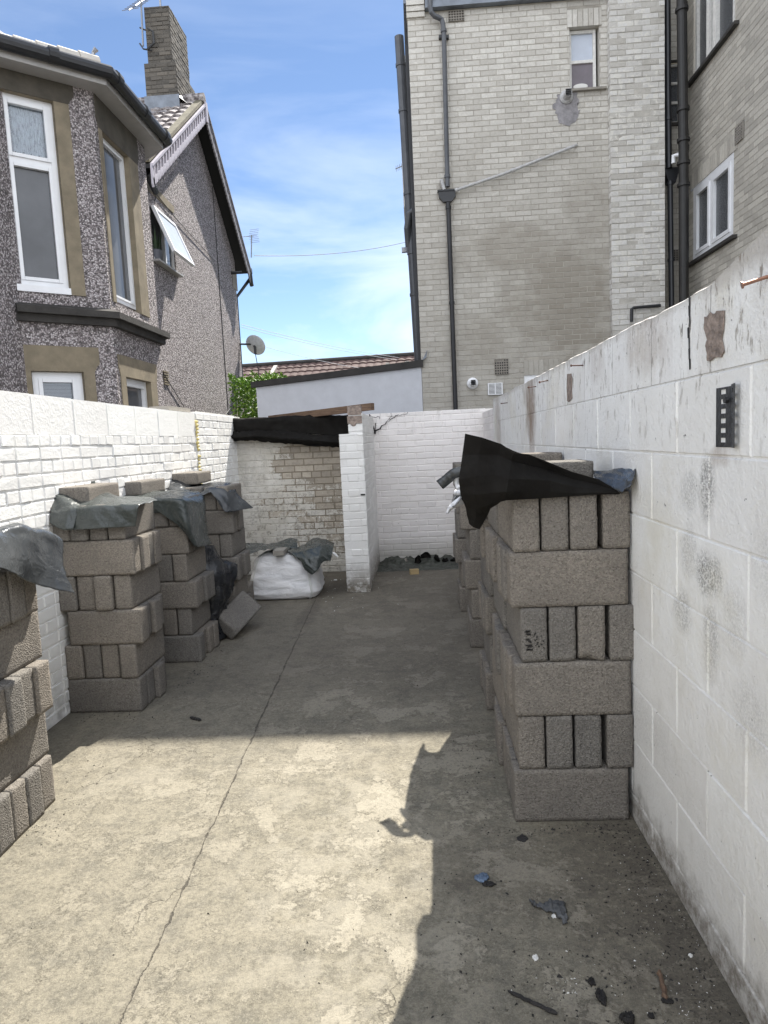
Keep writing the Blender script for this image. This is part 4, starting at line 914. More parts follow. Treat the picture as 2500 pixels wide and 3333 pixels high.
tag(window(h_, C1, cd, cn, cwU[0], cwU[1], cwU[2]+.07, cwU[3], 'upvc', .06, .085, hb=(.665,), panes=['gpane', 'glass']), 'large upper bay window with a lace curtain')
mb = MB(); mb.obox(C1+cd*cwU[0]+Z3*(cwU[2]+.0)-cn*.09, cd*(cwU[1]-cwU[0]), Z3*.068, cn*.11); mb.build('window_board', M['upvc'], h_)
mb = MB(); P0 = C1-cn*.135; n_ = 40; zt_ = cwU[3]-.06; zb_ = zt_-.50
vs = []; 
for i in range(n_+1):
    u = cwU[0]+.05+(cwU[1]-cwU[0]-.1)*i/n_; w = .012*math.sin(i*1.7)
    vs += [P0+cd*u+cn*w+Z3*zt_, P0+cd*u+cn*w+Z3*(zb_+.03*math.sin(i*.9))]
mb.add(vs, [(2*i, 2*i+2, 2*i+3, 2*i+1) for i in range(n_)]); tag(mb.build('lace_curtain', M['lace'], h_, fix=False)); mb = MB(); mb.obox(C1-cn*.16+cd*(cwU[0]+.05)+Z3*(zb_-.03), cd*(cwU[1]-cwU[0]-.1), Z3*.55, cn*-.005); mb.build('net_backing', M['gpane'], h_)
tag(window(h_, C1, cd, cn, cwG[0], cwG[1], cwG[2], cwG[3], 'upvc', .07, .085, pane='glass'), 'ground floor bay window with a brown slatted blind')
mb = MB(); g = G('slatted_blind'); M['blind'] = g.fin(g.mix(g.mr(g.ma('SINE', g.ma('MULTIPLY', g.xyz()[2], 160)), .7, .95), (.17, .14, .13), (.06, .05, .045)), .6)
mb.obox(C1-cn*.16+cd*(cwG[0]+.06)+Z3*1.0, cd*(cwG[1]-cwG[0]-.12), Z3*(cwG[3]-1.05), -cn*.01); mb.build('blind', M['blind'], h_)
tag(window(h_, F0, UY, nF, fwU[0], fwU[1], fwU[2]+.05, fwU[3], 'upvc', .045, .085, pane='gpane'), 'tall narrow upper window on the front of the bay')
tag(window(h_, F0, UY, nF, fwG[0], fwG[1], fwG[2], fwG[3], 'upvc', .06, .085, pane='gpane'), 'ground floor window on the front of the bay')
# sill band and eaves follow the bay outline
def offs(d):
    k = d*math.tan(math.radians(25)/1.0)
    p1 = C1 + cn*d - cd*.0; p2 = C0 + (cn+nF).normalized()*(d/math.cos(math.radians(20))); p3 = F1 + V((d, d*.4, 0)); p4 = C2 + V((.0, d*1.2, 0)); return [C1+cn*d-cd*.05, p2, p3, p4]
def band(name, d0, d1, z0, z1, mat, slope=0):
    A = offs(d0); B = offs(d1); mb = MB()
    for i in range(3):
        mb.add([A[i]+Z3*z0, A[i+1]+Z3*z0, B[i+1]+Z3*z0, B[i]+Z3*z0, A[i]+Z3*(z1+slope), A[i+1]+Z3*(z1+slope), B[i+1]+Z3*z1, B[i]+Z3*z1], [(0,3,2,1), (4,5,6,7), (3,7,6,2), (0,1,5,4)] + ([(0,4,7,3)] if i == 0 else []) + ([(1,2,6,5)] if i == 2 else []))
    return mb.build(name, M[mat], h_)
sz = at(345, 985, 0, FX+.1).z
band('sill_band', .0015, .13, sz-.12, sz-.05, 'darkstone', .05); band('sill_band', .0015, .07, sz-.2, sz-.1205, 'darkstone')
band('soffit', .0015, .20, 5.442, 5.455, 'soffit'); band('fascia', .202, .222, 5.44, 5.57, 'soffit')
go = offs(.275); mb = MB(); mb.tube([q_+Z3*5.555 for q_ in go], .068, 12); 
for i, t in ((0, .5), (1, .1), (1, .55), (1, .93)): 
    c = go[i].lerp(go[i+1], t)+Z3*5.565; d_ = (go[i+1]-go[i]).normalized(); mb.tube([c-d_*.045, c+d_*.045], .08, 12)
mb.build('gutter', M['blackpvc'], h_)
mb = MB(); A = [q_+Z3*5.62 for q_ in offs(.26)]; top = [V((HX-.25, 7.35, 6.1)), V((HX-.05, 8.2, 6.1)), V((HX-.05, 8.7, 6.1)), V((HX-.1, 9.2, 6.1))]
mb.add(A+top, [(0,1,5,4), (1,2,6,5), (2,3,7,6)]); mb.build('bay_roof', M['tile_h'], h_)
mb = MB(); Pa = at(322, 212, 1, 7.75); Pb = at(-30, 132, 1, 7.05)
for i in range(5):
    a = Pa.lerp(Pb, i/5+.004); b = Pa.lerp(Pb, (i+1)/5); mb.tube([a, b], [.085, .10], 10)
mb.build('hip_tiles', M['hip'], h_)
mb = MB(); P1 = at(308, 222, 1, 7.75); mb.tube([P1, P1+V((0, 0, .16)), P1+V((.04, 0, .20))], [.022, .02, .03], 8); mb.build('hip_iron', M['alu'], h_)
# main roof behind the bay
mb = MB(); mb.add([(HX+.02, 3, 5.6), (HX+.02, 10.6, 5.6), (HX-3, 10.6, 7.4), (HX-3, 3, 7.4)], [(0,1,2,3)]); mb.build('rear_roof', M['tile_h'], h_)
# open casement
ww = window(h_, o1, UY, NX, cw[0], cw[1], cw[2]+.02, cw[3], 'upvc', .05, .05, vb=(.62,), pane='glass', sash=False)
ww.name = 'window'; tag(ww, 'small open window with a plant behind the sill')
for ch in list(ww.children):
    if ch.name.startswith('pane'):
        bpy.data.objects.remove(ch); break
mb = MB(); mb.obox(V((HX-.05, cw[0]-.06, cw[2]-.03)), (.16, 0, 0), (0, cw[1]-cw[0]+.12, 0), (0, 0, .032)); mb.build('sill', M['soffit'], h_)
mb = MB(); mb.prism([(HX+.0015, cw[0]-.12, cw[3]), (HX+.0015, cw[1]+.05, cw[3]), (HX+.0015, cw[1]+.1, cw[3]+.05), (HX+.0015, cw[1]+.1, cw[3]+.12), (HX+.0015, cw[0]-.12, cw[3]+.17)], (.012, 0, 0)); mb.build('lintel', M['stone'], h_)
hy0, hy1 = at(493, 673, 0, HX+.02).y, at(550, 727, 0, HX+.02).y; hz = at(520, 700, 0, HX+.02).z
pb_ = at(590, 845, 1, (hy0+hy1)/2); pb_.x = max(pb_.x, HX+.25); dn = V((pb_.x-HX-.02, 0, pb_.z-hz)); LL = dn.length; dn.normalize(); nn = V((-dn.z, 0, dn.x)); nn = nn if nn.x > 0 else -nn
O = V((HX+.02, cw[0]-.02, at(493, 673, 0, HX+.02).z)); Wc = (cw[1]-cw[0])*.97; Hc = min(LL, cw[3]-cw[2])*1.0
mb = MB()
for (a, b, c, d) in ((0, .06, 0, Hc), (Wc-.06, Wc, 0, Hc), (.06, Wc-.06, 0, .06), (.06, Wc-.06, Hc-.06, Hc)): mb.obox(O+UY*a+dn*c, UY*(b-a), dn*(d-c), nn*.05)
sash_ = mb.build('open_sash', M['upvc'], ww)
mb = MB(); mb.obox(O+UY*.055+dn*.055+nn*.02, UY*(Wc-.11), dn*(Hc-.11), nn*.012); mb.build('pane', M['milky'], ww)
po = empty('potted_plant', (HX-.03, cw[0]+.17, cw[2]+.003)); tag(po, 'snake plant in a grey pot on the sill of the open house window', 'plant')
mb = MB(); mb.disc_stack((HX-.03, cw[0]+.17, cw[2]+.003), (0, 0, 1), [(0, .0), (0, .07), (.17, .10), (.19, .105), (.19, .09), (.15, .0)], 16); mb.build('pot', M['pot'], po)
mb = MB(); rr = random.Random(3)
for k in range(9):
    t = rr.uniform(0, 6.28); b0 = V((HX-.03+math.cos(t)*.04, cw[0]+.17+math.sin(t)*.05, cw[2]+.14)); ln = V((math.cos(t)*.10, math.sin(t)*.13, rr.uniform(.25, .5))); s_ = V((-math.sin(t), math.cos(t), 0))*.018
    mb.add([b0-s_, b0+s_, b0+ln*.5+s_*1.2, b0+ln*.5-s_*1.2, b0+ln], [(0,1,2,3), (3,2,4)])
mb.build('blades', M['snake'], po, fix=False)
# gable roof, soffit, bargeboards
ovx = -3.85; mb = MB(); ZR = AP.z
def rk(y, dz=0): return V((ovx, y, ZR - abs(y-YA)*(ZR-RR_.z)/(RR_.y-YA) + dz))
PLt = at(488, 528, 0, ovx); PRt = at(812, 878, 0, ovx); PR = PRt.copy(); PL_ = PLt.copy()
back = V((-6, 0, 0))
for a, b in ((PL_, rk(YA)), (rk(YA), PR)): mb.prism([a-Z3*.02, b-Z3*.02, b-Z3*.08, a-Z3*.08], back)
mb.build('roof_deck', M['black'], h_)
mb = MB(); O = rk(YA)+V((-.12, 0, .02)); slopeL = (PL_-rk(YA)).normalized(); nl = slopeL.cross(V((-1, 0, 0))).normalized(); nl = nl if nl.z > 0 else -nl
tiles(mb, O, (-1, 0, 0), slopeL, nl, 5.8, (PL_-rk(YA)).length, .20, .30, .03, .04)
slopeR = (PR-rk(YA)).normalized(); nr = slopeR.cross(V((-1, 0, 0))).normalized(); nr = nr if nr.z > 0 else -nr
tiles(mb, O, (-1, 0, 0), slopeR, nr, 5.8, (PR-rk(YA)).length, .24, .30, .03, .04)
mb.build('roof_tiles', M['tile_h'], h_)
mb = MB()
for sl_, nn_, PE in ((slopeL, nl, PL_), (slopeR, nr, PR)):
    Lr = (PE-rk(YA)).length; q = rk(YA)+V((-.14, 0, 0))
    mb.obox(q+nn_*.005, sl_*Lr, V((.14, 0, 0)), nn_*.055)
mb.build('verge', M['verge'], h_)
mb = MB(); mb.tube([rk(YA)+V((.02, 0, .08)), rk(YA)+V((-5.9, 0, .08))], .10, 8); mb.build('ridge', M['tile_h'], h_)
def bargeboard(sl_, PE, mat='barge'):
    mb = MB(); q = rk(YA)+V((.005, 0, -.03)); Lr = (PE-rk(YA)).length; down = Z3*-1
    pr = lambda s, t: q + sl_*s + down*t
    X_ = V((.028, 0, 0))
    mb.prism([pr(0, -.02), pr(Lr, -.02), pr(Lr, .025), pr(0, .025)], V((.045, 0, 0)))
    n = int(Lr/.17); k = 1.32
    for i in range(n):
        s = i*Lr/n; w = Lr/n
        mb.prism([pr(s, .025), pr(s+w*.26, .025), pr(s+w*.62, .15*k), pr(s+w*.28, .15*k)], X_)
        mb.prism([pr(s+w*.50, .025), pr(s+w*.66, .025), pr(s+w*.56, .085), pr(s+w*.44, .08)], X_)
        mb.prism([pr(s, .1505*k), pr(s+w, .1505*k), pr(s+w, .19*k), pr(s+w*.92, .235*k), pr(s+w*.78, .25*k), pr(s+w*.62, .235*k), pr(s+w*.56, .185*k), pr(s+w*.5, .185*k), pr(s+w*.44, .22*k), pr(s+w*.3, .245*k), pr(s+w*.12, .235*k), pr(s+.0, .19*k)], X_)
    mb.prism([pr(Lr-.02, .0), pr(Lr+.02, 0), pr(Lr+.02, .27), pr(Lr-.0, .33), pr(Lr-.1, .30), pr(Lr-.06, .2)], X_)
    mb.build('bargeboard', M[mat], h_)
M['barge_d'] = simple('dark_bargeboard_paint', (.20, .19, .20), .6, .2, 40, .3)  # darker copy of the bargeboard paint, for the right rake
bargeboard(slopeL, PL_); bargeboard(slopeR, PR, 'barge_d')
mb = MB(); mb.obox(rk(YA)+V((.036, -.05, -.36)), (.02, 0, 0), (0, .1, 0), (0, 0, .36)); mb.build('finial', M['barge'], h_)
mb = MB(); mb.tube([PR+V((.05, .02, -.02)), PR+V((-6, .02, -.02))], .06, 8); mb.tube([PR+V((.02, .05, -.05)), PR+V((-.02, .06, -.2)), V((HX-.03, YR+.05, 5.0)), V((HX-.03, YR+.05, 0))], .04, 8); mb.tube([PR+V((.02, -.05, -.1)), PR+V((.02, .0, -.3)), PR+V((.02, .05, -.36))], .05, 8); mb.build('gutter', M['blackpvc'], h_)
mb = MB(); q = at(425, 985-300, 0, HX)
q = at(500, 610, 0, HX+.1); mb.tube([q+V((0, -.25, .12)), q+V((0, .08, -.05))], .05, 8); mb.build('gutter_stub', M['blackpvc'], h_)
mb = MB(); q0 = at(752, 850, 0, HX); q1_ = at(774, 990, 0, HX); mb.obox((HX+.001, q0.y, q1_.z+.3), (.011, 0, 0), (0, .38, 0), (0, 0, q0.z-q1_.z-.45)); mb.build('quoin_stone', M['mortar'], h_)
mb = MB(); q = at(752, 888, 0, HX); mb.tube([q, q+V((.22, .1, .02))], .035, 8); mb.build('overflow_pipe', M['blackpvc'], h_)
q = at(758, 1320, 0, HX); mb = MB(); mb.obox((HX+.001, q.y-.05, 1.75), (.012, 0, 0), (0, .55, 0), (0, 0, q.z-1.75)); mb.build('lintel', M['stone'], h_)
mb = MB(); mb.obox((HX+.0135, q.y+.12, 1.75), (.005, 0, 0), (0, .28, 0), (0, 0, .28)); mb.build('small_window', M['dark'], h_)
mb = MB()
for pts in ([(532, 1215), (560, 1260), (600, 1325)], [(780, 1140), (776, 1250), (756, 1318), (735, 1350)], [(500, 620), (580, 720), (700, 850)], [(503, 590), (508, 640), (503, 655)]):
    mb.tube([at(x, y, 0, HX+.02) for x, y in pts], .006, 5)
mb.build('wall_cable', M['cable'], h_)
mb = MB(); q = at(528, 1190, 0, HX)
for k in range(6): mb.obox((HX+.001, q.y, q.z-.3+k*.04), (.02, 0, 0), (0, .22, 0), (0, 0, .02))
mb.build('wall_vent', M['stone'], h_)
# chimney
cxr = -4.32; c0 = at(548, 20, 0, cxr); c1_ = at(605, 115, 0, cxr); topz = (c0.z+c1_.z)/2; xl = at(468, 22, 1, c0.y).x
shz = at(560, 192, 0, cxr+.04).z; y0c, y1c = c0.y, c1_.y+.02
mb = MB()
def shaft(x0, x1, y0, y1, z0, z1):
    brickwall(mb, (x0, y0, 0), UX, NY, x1-x0, z0, z1, d=.008, c=.006, jit=.005); brickwall(mb, (x1, y0, 0), UY, NX, y1-y0, z0, z1, d=.008, c=.006, jit=.005)
    mb.box((x0, y0+.001, z0-.02), (x1-.001, y1, z1-.003), 1)
shaft(xl, cxr, y0c, y1c, shz, topz); shaft(xl-.06, cxr+.07, y0c-.06, y1c+.07, 7.0, shz)
ch_ = mb.build('chimney', [M['chimb'], M['chimm']], h_)
mb = MB(); zb = at(575, 312, 0, cxr+.07).z; zc = at(520, 345, 1, y0c-.06).z
mb.obox((xl-.1, y0c-.08, zc-.12), (cxr-xl+.2, 0, 0), (0, .018, 0), (0, 0, .30)); mb.build('flashing', M['lead'], ch_)
mb = MB(); mb.add([(cxr+.085, y0c-.09, zb+.02), (cxr+.085, y0c+.35, zb+.22), (cxr+.26, y0c+.32, zb+.05), (cxr+.26, y0c-.12, zb-.14), (cxr+.16, y0c+.1, zb+.0)], [(0, 1, 4), (1, 2, 4), (2, 3, 4), (3, 0, 4)]); mb.build('foil_flashing', M['foil'], ch_)
mb = MB(); q = at(521, 0, 1, y0c+.2); mb.tube([(q.x, y0c+.2, topz), (q.x, y0c+.2, topz+.8)], .02, 8); mb.build('stub_pipe', M['alu'], ch_)
# aerials, dish, cables, hedge
def yagi(base, mast_pts, boomA, boomB, n, el, label, r=.012, refl=False):
    a_ = empty('tv_aerial', base); tag(a_, label, 'aerial')
    mb = MB(); mb.tube(mast_pts, r*1.5, 8); mb.build('mast', M['tv'], a_)
    mb = MB(); A = V(boomA); B = V(boomB); mb.tube([A, B], r, 6); mb.build('boom', M['tv'], a_)
    mb = MB(); d = (B-A).normalized(); s_ = d.cross(Z3).normalized()
    for i in range(n): c = A.lerp(B, (i+.5)/n); mb.tube([c-s_*el, c+s_*el], r*.5, 5)
    if refl:
        for sg in (-1, 1):
            for k in range(4): c = B + Z3*sg*(.03+.04*k) + d*.02*k; mb.tube([c-s_*el*1.2, c+s_*el*1.2], r*.5, 5)
    mb.build('rods', M['tv'], a_)
    return a_
m0 = at(466, 150, 1, y0c-.12); m1 = at(456, -60, 1, y0c-.12)
a_ = yagi(m0, [m0, m1], at(420, 33, 1, y0c-.5), at(475, -5, 1, y0c+.2), 7, .16, 'television aerial on a mast strapped to the brick chimney')
mb = MB(); mb.tube([m0+V((-.06, 0, .05)), m0+V((0, 0, -.05)), m0+V((.12, .1, -.03))], .016, 6); q = at(455, 90, 1, y0c-.12); mb.tube([q, q+V((.1, 0, -.05))], .014, 6); mb.tube([m0+V((.05, .05, -.04)), m0+V((.2, .03, .05)), m0+V((.2, .03, .25)), m0+V((.1, .03, .32))], .02, 6); mb.build('bracket', M['steel'], a_)
m0 = at(818, 838, 1, RR_.y); m1 = at(819, 765, 1, RR_.y)
yagi(m0, [m0, m1], at(798, 770, 1, RR_.y-.2), at(826, 768, 1, RR_.y+.3), 6, .10, 'small television aerial at the lower end of the gable roof', .009, True)
m0 = at(1285, 552, 1, 30); yagi(m0, [at(1315, 600, 1, 30), at(1313, 540, 1, 30)], at(1287, 550, 1, 30), at(1315, 538, 1, 30), 5, .3, 'distant pale aerial peeping out left of the black vent pipe', .02)
# satellite dish
dy = YR+.1; dc = at(832, 1123, 1, dy); s_ = empty('satellite_dish', at(795, 1130, 1, dy)); tag(s_, 'pale round satellite dish on the corner of the pebbledashed house', 'satellite dish')
ax = V((.25, .75, .45)).normalized(); R_ = .25; mb = MB(); mb.disc_stack(dc, -ax, [(.0, .0)]+[(-.06*(1-(k/6)**2)+.0-.0, R_*k/6) for k in range(1, 7)][::1], 24)
mb = MB(); mb.disc_stack(dc, ax, [(-.055*(1-(k/7)**2)*-1*-1, R_*k/7) for k in range(0, 8)], 26)
o = mb.build('reflector', M['dish'], s_, smooth=True); md = o.modifiers.new('thick', 'SOLIDIFY'); md.thickness = .006
mb = MB(); W0 = V((HX+.0, dy-.15, dc.z+.02)); mb.tube([W0, dc-V((.08, 0, -.02)), dc-ax*.05-V((.0, 0, .02))], .022, 8); mb.tube([dc-ax*.04, dc-ax*.08+V((.02, 0, -.10)), dc-ax*.10+V((.03, 0, -.17))], .03, 8); mb.build('arm', M['steel'], s_)
mb = MB(); mb.tube([dc-ax*.10+V((.03, 0, -.17)), dc+V((.03, 0, -.6)), dc+V((.04, 0, -.9))], .010, 5); mb.build('lead', M['cable'], s_)
def wire(a, b, Ya, Yb, sag, r, label, mat='palecable'):
    A = at(*a, 1, Ya); B = at(*b, 1, Yb); pts = [A.lerp(B, t/14)-Z3*sag*4*(t/14)*(1-t/14) for t in range(15)]
    mb = MB(); mb.tube(pts, r, 5); o = mb.build('overhead_cable', M[mat]); tag(o, label, 'cable', 'overhead cables')
wire((828, 832), (1345, 782), 16.4, 22, .15, .008, 'highest overhead cable, running from the gable aerial to the vent pipe', 'cable')
wire((786, 1056), (1350, 1170), 17, 24, .1, .007, 'upper of two close pale cables falling to the right above the far roof')
wire((786, 1064), (1350, 1178), 17, 24, .1, .007, 'lower of two close pale cables falling to the right above the far roof')
wire((800, 1110), (1250, 1208), 17, 22, .1, .006, 'faint pale cable passing behind the satellite dish')
# hedge / bush
bc = V((-5.0, 14.2, 0)); q = at(835, 1290, 1, 13.0)
bb = empty('bush', (q.x, 13.2, 0)); tag(bb, 'bright green leafy bush between the house corner and the lean-to', 'bush')
mb = MB(); rr = random.Random(11); ztop = at(850, 1222, 1, 13.0).z
x0b = at(790, 1290, 1, 12.8).x - .2; x1b = at(925, 1240, 1, 12.8).x
for k in range(16000):
    x = rr.uniform(x0b, x1b); y = 12.6 + rr.random()**1.6*1.3; zt = ztop + .14*noise.noise(V((x*3.1, y*2, 1))) + .10*noise.noise(V((x*9, y*6, 4))) - .05
    z = zt - (rr.random()**1.5)*2.5
    if noise.noise(V((x*5, y*5, z*5))) < -.42: continue
    c = V((x, y, z)); s = rr.uniform(.03, .065); a = V((rr.uniform(-1, 1), rr.uniform(-1, 1), rr.uniform(-.3, 1))).normalized(); b = a.cross(V((rr.uniform(-1, 1), rr.uniform(-1, 1), rr.uniform(-1, 1)))).normalized()
    mb.add([c, c+a*s*.5+b*s*.35, c+a*s*1.1, c+a*s*.5-b*s*.35], [(0, 1, 2, 3)])
mb.build('crown', M['leaf'], bb, fix=False)
mb = MB(); 
for k in range(5): mb.tube([(q.x+rr.uniform(-.2, .2), 13.2, -.06), (q.x+rr.uniform(-.5, .5), 13.2, 1.0), (q.x+rr.uniform(-.6, .6), 13.2, 2.1)], [.03, .02, .008], 6)
mb.build('stems', M['wood'], bb)

#OBJECTS
# ---------------------------------------------------------------- concrete blocks
def block_mesh(seed, chip=None):
    r0 = .0045; hx, hy, hz = .22, .05, .1075; nx, ny, nz = 26, 7, 13
    b = bmesh.new(); bmesh.ops.create_cube(b, size=2)
    me = bpy.data.meshes.new('concrete_block')
    vs = {}; V_ = []; F_ = []
    def vert(i, j, k):
        key = (i, j, k)
        if key in vs: return vs[key]
        p = V((-hx+2*hx*i/nx, -hy+2*hy*j/ny, -hz+2*hz*k/nz)); q_ = V((seed*5.1, seed*2.3, 0))
        r = r0*(1+.9*noise.noise(p*14+q_)) + .004*max(0, noise.noise(p*40+q_))
        if chip:
            dd = (p-V(chip)).length
            r += max(0, .05-dd)*1.1
        q = V((max(-hx+r, min(hx-r, p.x)), max(-hy+r, min(hy-r, p.y)), max(-hz+r, min(hz-r, p.z)))); d = p-q
        if d.length > 1e-7: p = q + d.normalized()*r
        p = p + V((noise.noise(p*60+q_), noise.noise(p*60+q_+V((9,0,0))), noise.noise(p*60+q_+V((0,9,0)))))*.0016
        p.z += hz; vs[key] = len(V_); V_.append(p); return vs[key]
    def face(fn, a, c):
        for i in range(a):
            for j in range(c): F_.append([vert(*fn(i, j)), vert(*fn(i+1, j)), vert(*fn(i+1, j+1)), vert(*fn(i, j+1))])
    face(lambda i, j: (i, j, nz), nx, ny); face(lambda i, j: (i, ny-j, 0), nx, ny)
    face(lambda i, j: (i, 0, j), nx, nz); face(lambda i, j: (nx-i, ny, j), nx, nz)
    face(lambda i, j: (nx, i, j), ny, nz); face(lambda i, j: (0, ny-i, j), ny, nz)
    me.from_pydata(V_, [], F_); me.materials.append(M['block']); me.polygons.foreach_set('use_smooth', [True]*len(F_)); me.update(); b.free()
    return me
BM = [block_mesh(i) for i in range(4)] + [block_mesh(7, (.22, -.02, -.1075)), block_mesh(9, (-.21, .05, .1))]
BG = 'grey concrete blocks stacked in the yard'
ORD = ['lowest', 'second', 'third', 'fourth', 'fifth', 'top']
NTH = ['first', 'second', 'third', 'fourth', 'fifth', 'sixth', 'seventh', 'last']
def block(loc, rz, label, mesh=None, rot=None, scale=None):
    o = bpy.data.objects.new('concrete_block', mesh or rnd.choice(BM[:4])); COL.objects.link(o)
    o.location = loc; o.rotation_euler = rot if rot else (0, 0, rz)
    if scale: o.scale = scale
    tag(o, label, 'block', BG); return o
LZ = []
def stack(sname, x0, y0, dz=.215, nl=6, cross=4, offs_=(0,)*6, flip=1, jit=.006, first=0, skip=()):
    """courses alternate: long side across the yard (odd), ends towards the camera (even)"""
    for L in range(nl):
        z = L*dz + (.0006*L); lay = ORD[L] if L < nl-1 else 'top'; ox = offs_[L] if L < len(offs_) else 0
        if (L+first) % 2 == 0:
            for k in range(cross):
                if (L, k) in skip: continue
                j = rnd.uniform(-jit*1.6, jit*1.6) if cross <= 4 else rnd.uniform(-.012, .012)
                block(scale=(1, 1, min(1, (dz-.0015)/.215)), loc=(x0+.22+ox+flip*j, y0+.05+k*.1045+rnd.uniform(-.001, .001), z), rz=rnd.uniform(-.008, .008)+(math.pi if rnd.random() < .5 else 0), label=f'block lying crosswise, {NTH[k]} from the front in the {lay} row of the {sname}')
        else:
            for k in range(4):
                if (L, k) in skip: continue
                g_ = k*.108 + (.012 if (k == 3 and sname.startswith('near right')) else 0)
                block(scale=(1, 1, min(1, (dz-.0015)/.215)), loc=(x0+.052+ox+g_, y0+.22+rnd.uniform(-jit, jit), z), rz=math.pi/2+rnd.uniform(-.012, .012)+(math.pi if rnd.random() < .5 else 0), label=f'block end on, {NTH[k]} from the left in the {lay} row of the {sname}')
# right-hand row
stack('near right stack', .322, 2.5, offs_=(0, .018, .004, .036, -.004, .012), cross=4)
stack('second right stack', .318, 2.955, offs_=(0, .016, 0, .03, -.006, .012), cross=3)
stack('third right stack', .325, 3.59, offs_=(.0, .02, .0, .02, .0, .01), cross=4)
stack('fourth right stack', .31, 4.70, offs_=(.01, .02, -.01, .02, -.03, .0), cross=4)
stack('farthest right stack', .30, 5.72, offs_=(.01, .02, -.02, .0, .01, .0), cross=4)
# marker on one of the block ends of the near right stack
mb = MB(); rr = random.Random(2); q0 = at(1712, 2060, 1, 2.486)
for (x, y, w, h_0) in ((0, 0, 24, 5), (2, 9, 22, 4), (4, 28, 20, 5), (10, 37, 16, 4), (0, 46, 26, 5), (8, 52, 18, 4), (2, 62, 28, 5), (30, 10, 4, 7), (36, 20, 5, 6), (32, 30, 6, 5), (40, 38, 4, 7), (34, 48, 6, 5), (44, 55, 4, 6), (52, 20, 4, 4), (56, 34, 5, 4), (50, 48, 5, 5), (58, 60, 4, 4)):
    for k in range(3):
        a = q0 + V(((x+rr.uniform(-3, 3))*.00116, 0, -(y+rr.uniform(-3, 3))*.00116)); mb.obox(a, (w*.00116*rr.uniform(.4, .8), 0, 0), (0, .004, 0), (0, 0, h_0*.0008))
near = [o for o in COL.objects if o.get('label') == 'block end on, first from the left in the fourth row of the near right stack'][0]
pm_ = MB(); pm_.v = [V((p.x, near.location.y-.2215-.0012, p.z)) if p.y < 2.488 else V((p.x, near.location.y-.2205, p.z)) for p in mb.v]; pm_.f = mb.f; pm_.mi = mb.mi
st = pm_.build('stamp_print', M['char'], origin=(0, 0, 0))
inv = (Matrix.Translation(near.location) @ Matrix.Rotation(near.rotation_euler.z, 4, 'Z')).inverted(); st.data.transform(inv); st.location = (0, 0, 0); st.parent = near
# chipped block in the same row
ch = [o for o in COL.objects if o.get('label') == 'block end on, third from the left in the fourth row of the near right stack'][0]; ch.data = BM[4]; ch.rotation_euler = (0, 0, -math.pi/2); ch['label'] = 'block with a broken lower corner in the fourth row of the near right stack'
# left-hand stacks
stack('nearest left stack', -2.10, 2.31, nl=5, offs_=(0, -.02, .02, -.015, .0), jit=.010)
stack('second left stack', -2.115, 3.69, dz=.2045, offs_=(.0, -.008, .012, -.01, .018, -.012), jit=.014)
stack('third left stack', -2.10, 4.56, dz=.1965, offs_=(.03, .0, .03, .0, .02, .0), jit=.012)
stack('fourth left stack', -2.03, 5.45, dz=.2, nl=6, offs_=(.0, .0, .02, .0, .0, .0), jit=.012)
# loose blocks
H6 = 1.278
def laid(x, y, z, rz, label):
    """a block lying flat, (x, y) = its near right bottom corner"""
    o = block((x, y, z), 0, label, rot=(math.pi/2, 0, 0))
    o.matrix_world = Matrix.Translation((x-.11, y+.22, z)) @ Matrix.Rotation(rz+math.pi/2, 4, 'Z') @ Matrix.Translation((0, .1075, .05)) @ Matrix.Rotation(math.pi/2, 4, 'X')
    return o
def zc(px, py, Y): return at(px*.5124, 1400+py*.5124, 1, Y)
q = zc(560, 490, 3.80); laid(q.x, 3.80, max(q.z, 1.231), .03, 'loose block lying flat on the black sheet of the second left stack')
q = zc(905, 415, 4.68); laid(q.x, 4.68, max(q.z, 1.203), -.02, 'loose block lying flat on the sheet over the third left stack')
q = zc(1250, 345, 5.60); laid(q.x, 5.60, max(q.z, 1.21), .04, 'loose block lying flat on the fourth left stack beside the sunlit sheet')
o = block((0, 0, 0), 0, 'block tipped over on its edge on the floor by the draped black sheet')
q = at(752, 2085, 2, 0); R3 = Matrix.Rotation(math.radians(-14), 4, 'Z') @ Matrix.Rotation(math.radians(14), 4, 'X') @ Matrix.Rotation(math.radians(46), 4, 'Y') @ Matrix.Rotation(math.pi/2, 4, 'X') @ Matrix.Rotation(math.pi/2, 4, 'Y') @ Matrix.Translation((0, 0, -.1075))
o.data = BM[5]; cs_ = [R3 @ v.co for v in o.data.vertices]; lo = min(cs_, key=lambda p: p.z)
o.matrix_world = Matrix.Translation((q.x-lo.x, q.y-lo.y+.02, -lo.z)) @ R3
q = at(776, 1998, 2, 0); block((q.x+.01, q.y+.22, 0), math.pi/2+.08, 'upright block standing on the floor just behind the tipped block')
q = at(1934, 1517, 1, 2.72); o = laid(0, 0, 0, 0, 'loose block lying flat on the black cover of the near right stack')
o.matrix_world = Matrix.Translation((q.x-.22, 2.72, 1.300)) @ Matrix.Rotation(.02, 4, 'Z') @ Matrix.Translation((0, .1075*2, .05)) @ Matrix.Rotation(math.pi/2, 4, 'X')
q = at(1800, 1500, 1, 3.75); o = laid(0, 0, 0, 0, 'loose block lying on the third right stack behind the standing cover')
o.matrix_world = Matrix.Translation((.55, 3.62, 1.312)) @ Matrix.Rotation(.1, 4, 'Z') @ Matrix.Translation((0, .1075*2, .05)) @ Matrix.Rotation(math.pi/2, 4, 'X')

